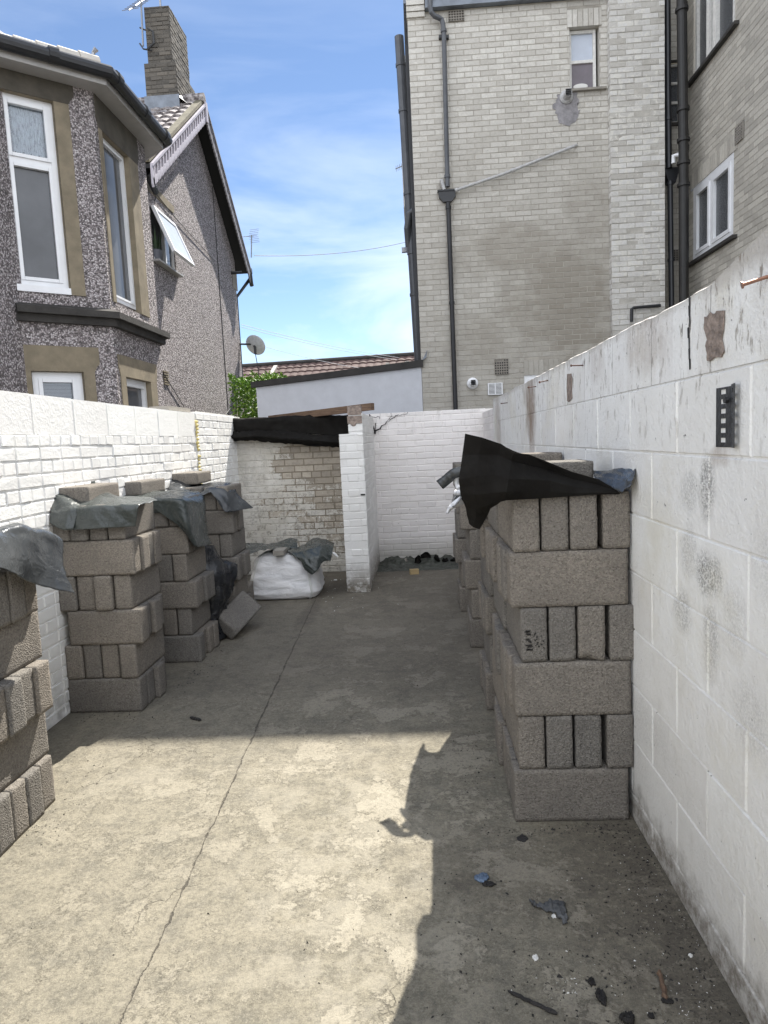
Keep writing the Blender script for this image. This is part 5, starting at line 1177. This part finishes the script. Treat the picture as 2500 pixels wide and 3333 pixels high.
# ---------------------------------------------------------------- black sheets on the right
Y_ = lambda x, y, d: at(x, y, 1, d)
r_ = empty('cover_sheet', (.55, 2.6, 1.29)); tag(r_, 'big matt black cover standing up stiffly over the near right stack', 'plastic sheet')
rows = [[Y_(1514, 1411, 2.43), Y_(1570, 1424, 2.425), Y_(1632, 1445, 2.435), Y_(1672, 1473, 2.41), Y_(1722, 1479, 2.462), Y_(1790, 1506, 2.505), Y_(1862, 1535, 2.51), Y_(1950, 1560, 2.495), Y_(2008, 1596, 2.47)],
        [Y_(1505, 1480, 2.45), Y_(1560, 1480, 2.44), Y_(1620, 1480, 2.45), Y_(1664, 1500, 2.43), Y_(1720, 1515, 2.48), Y_(1790, 1530, 2.52), Y_(1865, 1560, 2.52), Y_(1950, 1578, 2.50), Y_(2012, 1600, 2.47)],
        [Y_(1494, 1560, 2.45), Y_(1550, 1550, 2.42), Y_(1610, 1545, 2.41), Y_(1655, 1560, 2.38), Y_(1720, 1560, 2.42), Y_(1790, 1565, 2.46), Y_(1870, 1585, 2.48), Y_(1950, 1592, 2.48), Y_(2016, 1603, 2.47)],
        [Y_(1500, 1610, 2.48), Y_(1545, 1610, 2.43), Y_(1600, 1605, 2.41), Y_(1650, 1600, 2.38), Y_(1720, 1600, 2.44), Y_(1790, 1600, 2.465), Y_(1870, 1605, 2.475), Y_(1950, 1603, 2.475), Y_(2018, 1606, 2.475)],
        [Y_(1522, 1665, 2.52), Y_(1556, 1655, 2.47), Y_(1600, 1640, 2.43), Y_(1648, 1628, 2.42), Y_(1720, 1624, 2.46), Y_(1790, 1620, 2.475), Y_(1870, 1614, 2.48), Y_(1950, 1609, 2.48), Y_(2018, 1608, 2.48)]]
sheet('sheet', rows, M['tarp_thick'], 2, .0015, 5, parent=r_, seed=1, lin=1, smooth=False)
rows = [[Y_(1516, 1640, 2.50), Y_(1550, 1640, 2.46), Y_(1590, 1636, 2.435), Y_(1640, 1626, 2.43)],
        [Y_(1521, 1680, 2.54), Y_(1550, 1684, 2.50), Y_(1580, 1672, 2.50), Y_(1596, 1655, 2.48)],
        [Y_(1527, 1706, 2.57), Y_(1542, 1716, 2.53), Y_(1560, 1722, 2.53), Y_(1577, 1692, 2.54)]]
sheet('hanging_flap', rows, M['tarp_thick'], 2, .003, 9, parent=r_, seed=8, lin=1, smooth=False)
rows = [[Y_(1530, 1442, 2.44), Y_(1632, 1449, 2.44), Y_(1722, 1483, 2.468), Y_(1862, 1539, 2.515), Y_(1990, 1588, 2.48)],
        [V((.235, 2.73, 1.36)), V((.34, 2.75, 1.345)), V((.50, 2.75, 1.33)), V((.62, 2.73, 1.315)), V((.76, 2.70, 1.315))],
        [V((.285, 2.95, 1.315)), V((.34, 2.96, 1.315)), V((.48, 2.96, 1.31)), V((.62, 2.96, 1.306)), V((.765, 2.96, 1.31))],
        [V((.29, 3.32, 1.28)), V((.33, 3.36, 1.305)), V((.46, 3.36, 1.31)), V((.62, 3.36, 1.306)), V((.765, 3.36, 1.32))]]
sheet('top_part', rows, M['tarp_thick'], 7, .005, 6, parent=r_, seed=2)
rows = [[Y_(1930, 1527, 2.70), Y_(1980, 1528, 2.66), Y_(2030, 1528, 2.60), Y_(2072, 1527, 2.46)],
        [Y_(1935, 1556, 2.62), Y_(1980, 1560, 2.58), Y_(2030, 1562, 2.52), Y_(2068, 1554, 2.43)],
        [Y_(1965, 1588, 2.55), Y_(1995, 1592, 2.50), Y_(2025, 1595, 2.46), Y_(2052, 1578, 2.42)],
        [Y_(2000, 1602, 2.52), Y_(2010, 1602, 2.48), Y_(2024, 1600, 2.45), Y_(2040, 1590, 2.42)]]
sheet('curled_corner', rows, M['tarp'], 7, .008, 12, parent=r_, seed=4)
r_ = empty('torn_cover', (.5, 3.8, 1.29)); tag(r_, 'torn black sheet with ribbons and white backing trailing over the third right stack', 'plastic sheet')
rows = [[V((.165, 3.31, 1.17)), V((.155, 3.47, 1.16)), V((.19, 3.80, 1.20)), V((.24, 4.06, 1.18))],
        [V((.28, 3.33, 1.31)), V((.30, 3.60, 1.33)), V((.30, 3.85, 1.33)), V((.30, 4.06, 1.33))],
        [V((.50, 3.42, 1.31)), V((.50, 3.65, 1.305)), V((.50, 3.88, 1.305)), V((.50, 4.08, 1.31))],
        [V((.76, 3.50, 1.37)), V((.76, 3.65, 1.31)), V((.76, 3.88, 1.31)), V((.76, 4.08, 1.31))]]
sheet('sheet', rows, M['tarp'], 7, .006, 9, parent=r_, seed=6)
def ribbon(pts, w, mat, nm, seed, Y):
    P = [Y_(x, y, Y+dy) for x, y, dy in pts]; out = spline(P, 5); rr = random.Random(seed); a = []; b = []
    for i, p in enumerate(out):
        d = (out[min(i+1, len(out)-1)]-out[max(i-1, 0)]).normalized(); s_ = d.cross(V((0, 1, 0))).normalized(); ww_ = w[0]+(w[1]-w[0])*i/(len(out)-1)
        a.append(p+s_*ww_*.5+V((0, .006*math.sin(i*1.3), 0))); b.append(p-s_*ww_*.5)
    mid = [(x+y)/2+V((0, .008*math.sin(i*2.1)-.006, 0)) for i, (x, y) in enumerate(zip(a, b))]
    mb = MB(); n = len(a); mb.add(a+mid+b, [(i, i+1, n+i+1, n+i) for i in range(n-1)]+[(n+i, n+i+1, 2*n+i+1, 2*n+i) for i in range(n-1)])
    o = mb.build(nm, M[mat], r_, smooth=True, fix=False); md = o.modifiers.new('t', 'SOLIDIFY'); md.thickness = .0025
ribbon([(1520, 1532, 0), (1480, 1540, 0), (1455, 1560, .03), (1432, 1578, .05)], (.05, .055), 'tarp', 'ribbon', 1, 3.40)
ribbon([(1490, 1548, .02), (1486, 1570, .03), (1492, 1592, .02)], (.022, .018), 'tarp_white', 'white_backing', 2, 3.40)
ribbon([(1500, 1598, 0), (1490, 1604, 0), (1480, 1600, .02)], (.03, .022), 'tarp_white', 'white_backing', 3, 3.42)
ribbon([(1506, 1608, 0), (1496, 1622, 0), (1488, 1638, .02)], (.035, .05), 'tarp', 'ribbon', 4, 3.45)
ribbon([(1504, 1628, 0), (1480, 1642, 0), (1464, 1655, .02), (1456, 1670, .03)], (.045, .008), 'tarp_white', 'white_backing', 5, 3.40)
rows = [[Y_(1785, 1492, 4.1), Y_(1815, 1493, 4.1), Y_(1845, 1494, 4.1)], [Y_(1786, 1506, 4.0), Y_(1815, 1506, 4.0), Y_(1850, 1512, 4.0)], [Y_(1790, 1518, 4.1), Y_(1820, 1518, 4.1), Y_(1852, 1518, 4.1)]]
sheet('rolled_piece', rows, M['tarp'], 5, .006, 20, parent=r_, seed=7)

# ---------------------------------------------------------------- sheets on the left
z5 = lambda x, y, Y: at(x*.5124, 1400+y*.5124, 1, Y)
r_ = empty('black_sheet', (-1.9, 2.5, 1.1)); tag(r_, 'shiny black sheet glinting in the sun on the nearest left stack at the picture edge', 'plastic sheet')
rows = [[V((-2.10, 2.05, 1.20)), V((-2.09, 2.3, 1.19)), V((-2.09, 2.55, 1.19)), V((-2.06, 2.80, 1.16)), V((-2.03, 2.93, 1.11))],
        [V((-1.92, 2.05, 1.22)), z5(60, 600, 2.55), z5(190, 608, 2.66), z5(320, 645, 2.80), z5(375, 680, 2.87)],
        [z5(-160, 640, 2.25), z5(0, 660, 2.40), z5(160, 680, 2.55), z5(320, 740, 2.72), z5(400, 800, 2.80)],
        [z5(-150, 800, 2.2), z5(-10, 780, 2.33), z5(130, 820, 2.48), z5(290, 870, 2.64), z5(420, 930, 2.72)],
        [z5(-170, 930, 2.17), z5(0, 878, 2.30), z5(110, 925, 2.44), z5(230, 985, 2.58), z5(470, 1036, 2.70)]]
sheet('sheet', rows, M['tarp'], 9, .009, 4.5, parent=r_, seed=12, ragged=.004)

r_ = empty('black_sheet', (-1.9, 3.9, 1.28)); tag(r_, 'dark green black sheet draped over the front of the second left stack', 'plastic sheet')
rows = [[z5(385, 350, 4.10), z5(500, 365, 4.12), z5(610, 360, 4.14), z5(750, 425, 4.10), z5(900, 420, 4.10)],
        [z5(400, 470, 3.74), z5(520, 472, 3.76), z5(640, 462, 3.80), z5(800, 450, 3.85), z5(1003, 446, 3.92)],
        [z5(430, 515, 3.665), z5(530, 498, 3.655), z5(640, 485, 3.655), z5(770, 480, 3.655), z5(885, 478, 3.665)],
        [z5(455, 580, 3.64), z5(540, 560, 3.63), z5(650, 550, 3.64), z5(765, 550, 3.64), z5(872, 545, 3.66)],
        [z5(462, 634, 3.63), z5(540, 630, 3.62), z5(650, 624, 3.62), z5(765, 618, 3.64), z5(862, 612, 3.66)]]
sheet('sheet', rows, M['tarp_green'], 8, .006, 6, parent=r_, seed=14)
rows = [[z5(357, 308, 3.98), z5(400, 350, 3.95), z5(460, 405, 3.90), z5(523, 462, 3.80)],
        [z5(340, 400, 3.80), z5(390, 430, 3.74), z5(450, 455, 3.72), z5(510, 478, 3.72)],
        [z5(325, 520, 3.68), z5(380, 525, 3.65), z5(440, 515, 3.64), z5(500, 500, 3.66)],
        [z5(318, 590, 3.66), z5(360, 618, 3.62), z5(410, 636, 3.60), z5(465, 634, 3.615)]]
sheet('raised_wing', rows, M['tarp_green'], 8, .006, 7, parent=r_, seed=15)
rows = [[z5(360, 308, 4.12), z5(430, 338, 4.2), z5(520, 335, 4.2), z5(608, 322, 4.2)], [z5(400, 348, 4.1), z5(450, 366, 4.15), z5(520, 362, 4.16), z5(610, 356, 4.16)]]
sheet('back_edge', rows, M['tarp_green'], 6, .006, 9, parent=r_, seed=16)

r_ = empty('black_sheet', (-1.9, 4.8, 1.28)); tag(r_, 'long black sheet sliding off the third left stack down to the floor', 'plastic sheet')
zx = lambda x, y, X=-1.60: at(x*.5124, 1400+y*.5124, 0, X)
rows = [[z5(700, 400, 4.9), z5(850, 395, 4.9), z5(1000, 385, 4.95), z5(1150, 378, 5.0), z5(1260, 392, 5.05)],
        [z5(720, 418, 4.70), z5(880, 415, 4.70), z5(1030, 404, 4.75), z5(1170, 398, 4.85), z5(1292, 420, 4.98)],
        [z5(750, 436, 4.525), z5(905, 436, 4.525), z5(1055, 436, 4.525), z5(1165, 445, 4.53), z5(1304, 470, 4.9)],
        [z5(752, 443, 4.52), z5(905, 445, 4.52), z5(1075, 478, 4.515), z5(1180, 520, 4.50), zx(1306, 550)],
        [z5(754, 448, 4.52), z5(907, 450, 4.52), z5(1098, 540, 4.51), z5(1200, 640, 4.50), zx(1318, 660)],
        [z5(756, 452, 4.52), z5(910, 455, 4.52), z5(1125, 600, 4.51), zx(1245, 742), zx(1342, 722)]]
sheet('sheet', rows, M['tarp_green'], 7, .007, 7, parent=r_, seed=21)
rows = [[z5(925, 470, 4.55), z5(980, 462, 4.54), z5(1035, 458, 4.56)], [z5(926, 500, 4.54), z5(985, 498, 4.53), z5(1038, 495, 4.55)], [z5(928, 524, 4.54), z5(985, 526, 4.53), z5(1042, 522, 4.55)]]
sheet('front_flap', rows, M['tarp_green'], 6, .004, 9, parent=r_, seed=22)
rows = [[z5(683, 296, 5.0), z5(790, 300, 5.0), z5(890, 296, 5.0)], [z5(684, 322, 4.95), z5(790, 320, 4.95), z5(890, 318, 4.95)], [z5(690, 352, 4.9), z5(790, 350, 4.9), z5(885, 345, 4.9)]]
sheet('back_edge', rows, M['tarp_green'], 6, .008, 9, parent=r_, seed=23)

r_ = empty('black_sheet', (-1.85, 5.6, 1.1)); tag(r_, 'silvery black sheet catching the sun on top of the fourth left stack', 'plastic sheet')
rows = [[z5(1100, 272, 5.75), z5(1150, 290, 5.75), z5(1200, 310, 5.8), z5(1250, 350, 5.85)],
        [z5(1090, 320, 5.60), z5(1150, 330, 5.60), z5(1210, 350, 5.65), z5(1265, 370, 5.7)],
        [z5(1070, 375, 5.40), z5(1140, 385, 5.38), z5(1210, 395, 5.40), z5(1262, 412, 5.45)]]
sheet('raised_corner', rows, M['tarp'], 8, .012, 9, parent=r_, seed=31)
rows = [[z5(1230, 345, 5.8), z5(1290, 340, 5.85), z5(1350, 333, 5.9), z5(1410, 330, 5.95), z5(1462, 334, 5.95)],
        [z5(1255, 385, 5.55), z5(1300, 360, 5.6), z5(1360, 345, 5.62), z5(1430, 342, 5.66), z5(1480, 352, 5.75)],
        [z5(1262, 412, 5.40), z5(1320, 372, 5.42), z5(1365, 368, 5.44), z5(1440, 380, 5.46), z5(1520, 420, 5.60)],
        [z5(1265, 420, 5.38), z5(1330, 385, 5.40), z5(1400, 440, 5.38), z5(1450, 450, 5.42), z5(1570, 460, 5.58)],
        [z5(1268, 425, 5.38), z5(1340, 395, 5.39), z5(1430, 520, 5.36), z5(1490, 515, 5.42), z5(1608, 494, 5.60)],
        ]
sheet('sheet', rows, M['tarp'], 8, .006, 8, parent=r_, seed=32)
r_ = empty('black_sheet', (-1.6, 5.3, 0)); tag(r_, 'crumpled black plastic hanging to the floor between the third left stack and the tipped block', 'plastic sheet')
rows = [[z5(1235, 745, 4.95), z5(1290, 735, 5.0), z5(1350, 735, 5.1), z5(1400, 800, 5.2), z5(1440, 830, 5.25)],
        [z5(1245, 860, 4.95), z5(1300, 850, 4.98), z5(1370, 840, 5.05), z5(1440, 850, 5.16), z5(1505, 850, 5.25)],
        [z5(1280, 950, 4.96), z5(1330, 940, 4.97), z5(1400, 930, 5.02), z5(1450, 935, 5.12), z5(1500, 930, 5.20)],
        [z5(1300, 1060, 4.98), z5(1350, 1060, 5.0), z5(1400, 1070, 5.02), z5(1440, 1060, 5.1), z5(1470, 1040, 5.18)],
        [z5(1300, 1200, 5.0), z5(1340, 1210, 5.0), z5(1370, 1220, 5.02), z5(1392, 1190, 5.1), z5(1440, 1120, 5.18)],
        [V((-1.80, 4.95, .012)), V((-1.74, 4.97, .012)), V((-1.68, 4.99, .014)), V((-1.63, 5.02, .015)), V((-1.60, 5.1, .02))]]
M['tarp_black'] = m_plastic('black_bin_liner_film', (.010, .011, .014), .28, .08, .7)
sheet('sheet', rows, M['tarp_black'], 8, .012, 8, parent=r_, seed=41)

# ---------------------------------------------------------------- bulk bag
r_ = empty('bulk_bag', (-1.40, 6.62, 0)); tag(r_, 'slumped white woven bulk bag on the floor in front of the back wall', 'bag')
mb = MB(); nU, nV = 96, 44; cx_, cy_ = -1.40, 6.66
def bagp(u, v):
    t = 2*math.pi*u; c, s = math.cos(t), math.sin(t); e = .38
    prof = [(0, .86), (.04, .97), (.15, 1.02), (.35, 1.0), (.6, .93), (.82, .84), (.93, .72), (1.0, .45), (.98, .0)]
    k = v*(len(prof)-1); i = min(int(k), len(prof)-2); f = k-i; z = prof[i][0]+(prof[i+1][0]-prof[i][0])*f; r = prof[i][1]+(prof[i+1][1]-prof[i][1])*f
    x = math.copysign(abs(c)**e, c)*.345*r; y = math.copysign(abs(s)**e, s)*.30*r
    p = V((x, y, z*.455))
    q = V((p.x*2.2, p.y*2.2, p.z*9)); w = noise.noise(q+V((0, 0, 2)))*.016 + (1-abs(noise.noise(V((p.x*5+p.z*6, p.y*5, p.z*15)))*2.6))*.009
    if v > .75: w += .03*noise.noise(V((p.x*5, p.y*5, 3)))
    n = V((c, s, .2)).normalized(); p += n*w*min(1, v*6+.2)
    # folded lower corners
    p.x += .03*math.copysign(1, x)*max(0, .25-z)*1.5*(1 if abs(x) > .2 and y < 0 else 0)
    return V((cx_+p.x, cy_+p.y, max(.002, p.z)))
mb.add([bagp(i/nU, j/nV) for j in range(nV+1) for i in range(nU)], [(j*nU+i, j*nU+(i+1) % nU, (j+1)*nU+(i+1) % nU, (j+1)*nU+i) for j in range(nV) for i in range(nU)])
mb.build('sack', M['bag'], r_, smooth=True)
def seam(u0, u1, v0, v1, w, nm):
    a = []; b = []
    for k in range(15):
        t = k/14; u = u0+(u1-u0)*t; v = v0+(v1-v0)*t; c = V((cx_, cy_, .2)); p = bagp(u-w, v); q = bagp(u+w, v); a.append(p+(p-c).normalized()*.006); b.append(q+(q-c).normalized()*.006)
    mb = MB(); mb.add(a+b, [(i, i+1, 15+i+1, 15+i) for i in range(14)]); o = mb.build(nm, M['strap'], r_, smooth=True, fix=False); md = o.modifiers.new('t', 'SOLIDIFY'); md.thickness = .004
seam(.845, .842, .02, .86, .010, 'lifting_strap'); seam(.642, .648, .02, .9, .006, 'corner_seam')
r_ = empty('bag_cover', (-1.4, 6.6, .5)); tag(r_, 'grey black sheet crumpled over the top of the white bulk bag', 'plastic sheet')
z7 = lambda x, y, Y: at(700+x*.3617, 1600+y*.3617, 1, Y)
rows = [[z7(165, 466, 6.75), z7(300, 470, 6.85), z7(430, 468, 6.9), z7(560, 462, 6.95), z7(740, 500, 6.9)],
        [z7(180, 505, 6.55), z7(300, 500, 6.60), z7(450, 490, 6.65), z7(580, 508, 6.68), z7(720, 512, 6.7)],
        [z7(200, 560, 6.38), z7(330, 535, 6.42), z7(420, 520, 6.46), z7(500, 512, 6.5), z7(650, 520, 6.55)],
        [z7(205, 592, 6.30), z7(340, 552, 6.34), z7(430, 530, 6.38), z7(500, 522, 6.42), z7(640, 545, 6.45)]]
sheet('sheet', rows, M['tarp_green'], 7, .010, 8, parent=r_, seed=51)
rows = [[z7(540, 462, 6.95), z7(620, 435, 6.95), z7(690, 418, 6.95), z7(742, 430, 6.95)], [z7(560, 490, 6.8), z7(640, 480, 6.8), z7(700, 470, 6.8), z7(742, 465, 6.8)], [z7(600, 508, 6.7), z7(660, 508, 6.7), z7(710, 510, 6.7), z7(740, 508, 6.7)]]
sheet('folded_edge', rows, M['tarp_green'], 6, .006, 8, parent=r_, seed=52)
rows = [[z7(650, 520, 6.65), z7(760, 500, 6.75), z7(850, 440, 6.8), z7(920, 412, 6.8), z7(1000, 432, 6.8), z7(1072, 470, 6.75)],
        [z7(650, 540, 6.45), z7(770, 540, 6.42), z7(870, 520, 6.42), z7(950, 490, 6.45), z7(1010, 490, 6.5), z7(1065, 500, 6.55)],
        [z7(690, 560, 6.38), z7(780, 600, 6.34), z7(860, 600, 6.32), z7(930, 580, 6.34), z7(1000, 570, 6.4), z7(1055, 560, 6.45)],
        [z7(740, 600, 6.36), z7(800, 650, 6.31), z7(860, 660, 6.30), z7(920, 650, 6.31), z7(975, 620, 6.36), z7(1040, 625, 6.42)],
        [z7(800, 660, 6.34), z7(825, 720, 6.30), z7(872, 748, 6.29), z7(915, 715, 6.30), z7(955, 650, 6.34), z7(1000, 600, 6.38)]]
sheet('right_fold', rows, M['tarp_green'], 7, .010, 9, parent=r_, seed=53)
mb = MB(); q = z7(522, 578, 6.33); mb.obox(q, (.105, 0, 0), (0, .2, 0), (0, 0, .048)); o = mb.build('paving_piece', M['mortar']); tag(o, 'small grey slab piece weighing down the sheet on the bulk bag', 'slab')
mb = MB(); a = z7(1050, 545, 6.5); b = z7(1108, 590, 6.48); mb.tube([a, a.lerp(b, .5)+V((0, 0, .006)), b], [.008, .014, .006], 7); mb.build('white_tie', M['strap'], r_)

# ---------------------------------------------------------------- litter on the floor
def lump(px, py, w, h_0, z, mat, name, label, cat, seed, poly=None, n=26):
    c = at(px, py, 2, 0); mb = MB(); rr = random.Random(seed); m_ = 26
    vs = []; idx = {}
    pts = poly or [(math.cos(2*math.pi*k/9)*(1+rr.uniform(-.3, .3)), math.sin(2*math.pi*k/9)*(1+rr.uniform(-.3, .3))) for k in range(9)]
    def inside(x, y):
        ins = False
        for (x0, y0), (x1, y1) in zip(pts, pts[1:]+pts[:1]):
            if (y0 > y) != (y1 > y) and x < (x1-x0)*(y-y0)/(y1-y0)+x0: ins = not ins
        return ins
    def dist(x, y):
        best = 9
        for (x0, y0), (x1, y1) in zip(pts, pts[1:]+pts[:1]):
            t = max(0, min(1, ((x-x0)*(x1-x0)+(y-y0)*(y1-y0))/((x1-x0)**2+(y1-y0)**2))); best = min(best, math.hypot(x-x0-t*(x1-x0), y-y0-t*(y1-y0)))
        return best
    for i in range(n+1):
        for j in range(n+1):
            x = -1.3+2.6*i/n; y = -1.3+2.6*j/n
            jx = x+.12*noise.noise(V((x*3, y*3, seed))); jy = y+.12*noise.noise(V((x*3, y*3, seed+5)))
            if inside(jx, jy):
                zz_ = min(1, dist(jx, jy)*4)**.5*z*(.55+.9*abs(noise.noise(V((x*3.5, y*3.5, seed*2)))) + .4*noise.noise(V((x*9, y*9, seed))))
                idx[i, j] = len(vs); vs.append(c+V((x*w/2, y*h_0/2, max(zz_, .001))))
    fs = [(idx[i, j], idx[i+1, j], idx[i+1, j+1], idx[i, j+1]) for i in range(n) for j in range(n) if all(k in idx for k in ((i, j), (i+1, j), (i+1, j+1), (i, j+1)))]
    mb.add(vs, fs); o = mb.build(name, M[mat], smooth=True, fix=False); md = o.modifiers.new('t', 'SOLIDIFY'); md.thickness = .004; md.offset = -1
    tag(o, label, cat); return o
lump(1792, 2968, .125, .125, .022, 'ash', 'melted_plastic', 'crumpled grey lump of melted plastic lying flat on the concrete in the shade', 'debris', 3, [(-.95, .9), (-.5, .5), (.1, .75), (.9, .7), (.85, .0), (.75, -.9), (.4, -1.0), (.2, -.2), (-.3, -.1), (-.9, .3)], 44)
lump(1570, 2862, .05, .055, .012, 'blueb', 'melted_scrap', 'small bluish scrap of melted plastic near the sunlit edge', 'debris', 5)
lump(1590, 2880, .05, .03, .01, 'char', 'charred_scrap', 'thin black scrap just right of the bluish one', 'debris', 6)
lump(1802, 2985, .018, .018, .008, 'chip', 'plaster_chip', 'white chip beside the grey melted lump', 'debris', 7)
lump(1744, 3120, .022, .026, .008, 'chip', 'plaster_chip', 'largest white chip lying alone on the shaded concrete', 'debris', 8)
lump(2248, 3113, .014, .018, .007, 'chip', 'plaster_chip', 'white chip near the foot of the block wall', 'debris', 9)
lump(1700, 2690+40, .05, .05, .003, 'char', 'charred_scrap', 'flat dark scrap on the floor in front of the near right stack', 'debris', 10)
lump(1925, 3200, .022, .03, .012, 'char', 'charred_scrap', 'upper black crumb of the burnt trail on the floor', 'debris', 11)
lump(1958, 3250, .03, .055, .016, 'char', 'charred_scrap', 'lower black clump of the burnt trail on the floor', 'debris', 12)
lump(2045, 3322, .045, .04, .02, 'char', 'charred_scrap', 'black clod at the bottom edge of the picture', 'debris', 13)
lump(2120, 3310, .02, .02, .01, 'char', 'charred_scrap', 'small black clod right of the one at the bottom edge', 'debris', 14)
lump(2172, 3262, .03, .02, .01, 'char', 'charred_scrap', 'burnt crumbs at the lower end of the brown stick', 'debris', 15)
lump(1095, 3310, .0, .0, .0, 'char', 'x', 'x', 'x', 1) if False else None
def stick(a, b, r, mat, label, seed=1, sq=.6):
    A = at(*a, 2, r*.8); B = at(*b, 2, r*.8); rr = random.Random(seed); n = 12; pts = [A.lerp(B, t/n)+V((rr.uniform(-1, 1)*r*.3, rr.uniform(-1, 1)*r*.3, 0)) for t in range(n+1)]
    mb = MB(); mb.tube(pts, [r*rr.uniform(.7, 1.1)*(1 if 0 < t < n else .5) for t in range(n+1)], 7); o = mb.build('stick', M[mat]); tag(o, label, 'stick'); return o
stick((1655, 3226), (1815, 3300), .0065, 'char', 'charred black stick lying slanted at the bottom of the picture')
stick((2145, 3160), (2168, 3255), .0075, 'wood', 'brown half burnt stick pointing at the block wall', 2)
stick((620, 2335), (655, 2344), .009, 'char', 'thin dark twig on the shaded floor in front of the second left stack', 3)
# grit: too many to count
mb = MB(); rr = random.Random(77)
def gr(cx, cy, sx_, sy_, n, smin, smax, mi, lim=None):
    for _ in range(n):
        x = rr.gauss(cx, sx_); y = rr.gauss(cy, sy_); s = rr.uniform(smin, smax)*(.5+rr.random())
        if x > .775 or y < 1.0: continue
        if x > .30 and 2.48 < y < 3.3: continue
        p = [V((x+rr.uniform(-s, s), y+rr.uniform(-s, s), 0)) for _ in range(3)]; t = V((x, y, s*rr.uniform(.4, .9)))
        mb.add(p+[t], [(0, 1, 3), (1, 2, 3), (2, 0, 3)], mi)
gr(.69, 2.1, .06, .5, 900, .0015, .006, 0); gr(.69, 1.8, .06, .4, 150, .001, .004, 1); gr(.55, 2.25, .16, .3, 160, .001, .005, 0); gr(.35, 1.9, .2, .25, 150, .001, .005, 0); gr(.45, 1.68, .12, .12, 160, .001, .006, 0); gr(.6, 1.9, .15, .4, 110, .001, .0035, 1)
gr(.5, 2.44, .2, .03, 160, .002, .007, 0); gr(.2, 2.9, .05, .3, 120, .002, .006, 0); gr(-1.85, 3.62, .15, .04, 120, .002, .007, 0); gr(-1.6, 4.4, .05, .4, 150, .002, .007, 0); gr(.3, 1.75, .35, .3, 260, .002, .007, 0); gr(.35, 1.72, .03, .03, 30, .001, .004, 1); gr(.3, 2.1, .4, .5, 90, .001, .004, 0); gr(-1.62, 3.0, .08, .4, 200, .001, .005, 0); gr(-1.0, 2.2, .6, .8, 160, .001, .0035, 0); gr(-.1, 4.5, .5, 1.5, 120, .002, .006, 0)
gr(-1.6, 2.6, .05, .2, 120, .001, .006, 0); gr(-.9, 6.7, .3, .4, 60, .003, .008, 1)
tag(mb.build('grit', [M['char'], M['chip']], origin=(0, 0, 0), fix=False), kind='stuff')

# heap of torn plastic and dirt against the end wall
mb = MB(); rr = random.Random(5); nX, nY_ = 70, 22; hx0, hx1, hy0_, hy1_ = -.56, .46, 7.62, 8.20
def hh(x, y): 
    t = (y-hy0_)/(hy1_-hy0_); e = min(1, (x-hx0)*5+.25)
    return max(0, (.015+.075*t)*(.6+.9*noise.noise(V((x*6, y*6, 0)))+.5*noise.noise(V((x*17, y*17, 3)))))*min(1, t*5)*e
mb.add([(hx0+(hx1-hx0)*i/nX, hy0_+(hy1_-hy0_)*j/nY_+.04*noise.noise(V((i*.2, j*.2, 1))), hh(hx0+(hx1-hx0)*i/nX, hy0_+(hy1_-hy0_)*j/nY_)+.001) for j in range(nY_+1) for i in range(nX+1)], [(j*(nX+1)+i, j*(nX+1)+i+1, (j+1)*(nX+1)+i+1, (j+1)*(nX+1)+i) for j in range(nY_) for i in range(nX)])
g = G('dirt_and_moss'); M['dirt'] = g.fin(g.ramp(g.noise(14, 6, .7), (.35, (.022, .022, .02)), (.55, (.05, .055, .042)), (.72, (.11, .12, .11))), .6, g.bump(g.noise(40, 5), .6, .02))
tag(mb.build('rubble_heap', M['dirt'], smooth=True, fix=False), 'low heap of dirt and moss along the foot of the end wall', kind='stuff')
for k, (x, y, w, lb) in enumerate(((1385, 1800, .12, 'tallest pointed scrap'), (1420, 1812, .08, 'second scrap from the tallest'), (1448, 1818, .08, 'third curled scrap'), (1475, 1820, .07, 'scrap nearest the right stacks'), (1360, 1815, .07, 'scrap left of the tallest one'), (1320, 1822, .05, 'small pale edged scrap'))):
    c = at(x, y, 1, 7.98); c.z = max(c.z-.02, .03)
    rows = [[c+V((-w*.6+w*.6*i, rr.uniform(-.02, .02), -.05+rr.uniform(-.01, .01))) for i in range(3)], [c+V((-w*.5+w*.5*i, rr.uniform(-.03, .03), .0+rr.uniform(-.02, .02))) for i in range(3)], [c+V((-w*.25+w*.3*i, rr.uniform(-.03, .03), rr.uniform(.01, .05))) for i in range(3)]]
    o = sheet('plastic_scrap', rows, M['tarp_thick'] if k < 5 else M['mortar'], 5, .008, 14, seed=60+k); tag(o, 'torn black plastic on the heap by the end wall: ' + lb if k < 5 else 'small pale torn scrap at the left of the heap by the end wall', 'debris')
q = at(1350, 1870, 2, 0); mb = MB(); mb.obox(q+V((-.05, 0, 0)), (.10, .01, 0), (-.01, .06, 0), (0, 0, .055)); tag(mb.build('wood_offcut', M['palewood']), 'pale yellow wood offcut in front of the heap by the end wall', 'offcut')
q = at(1092, 1890, 2, 0); lump(1092, 1890, .05, .04, .015, 'chip', 'plaster_chip', 'white chip between the bulk bag and the pier', 'debris', 21)
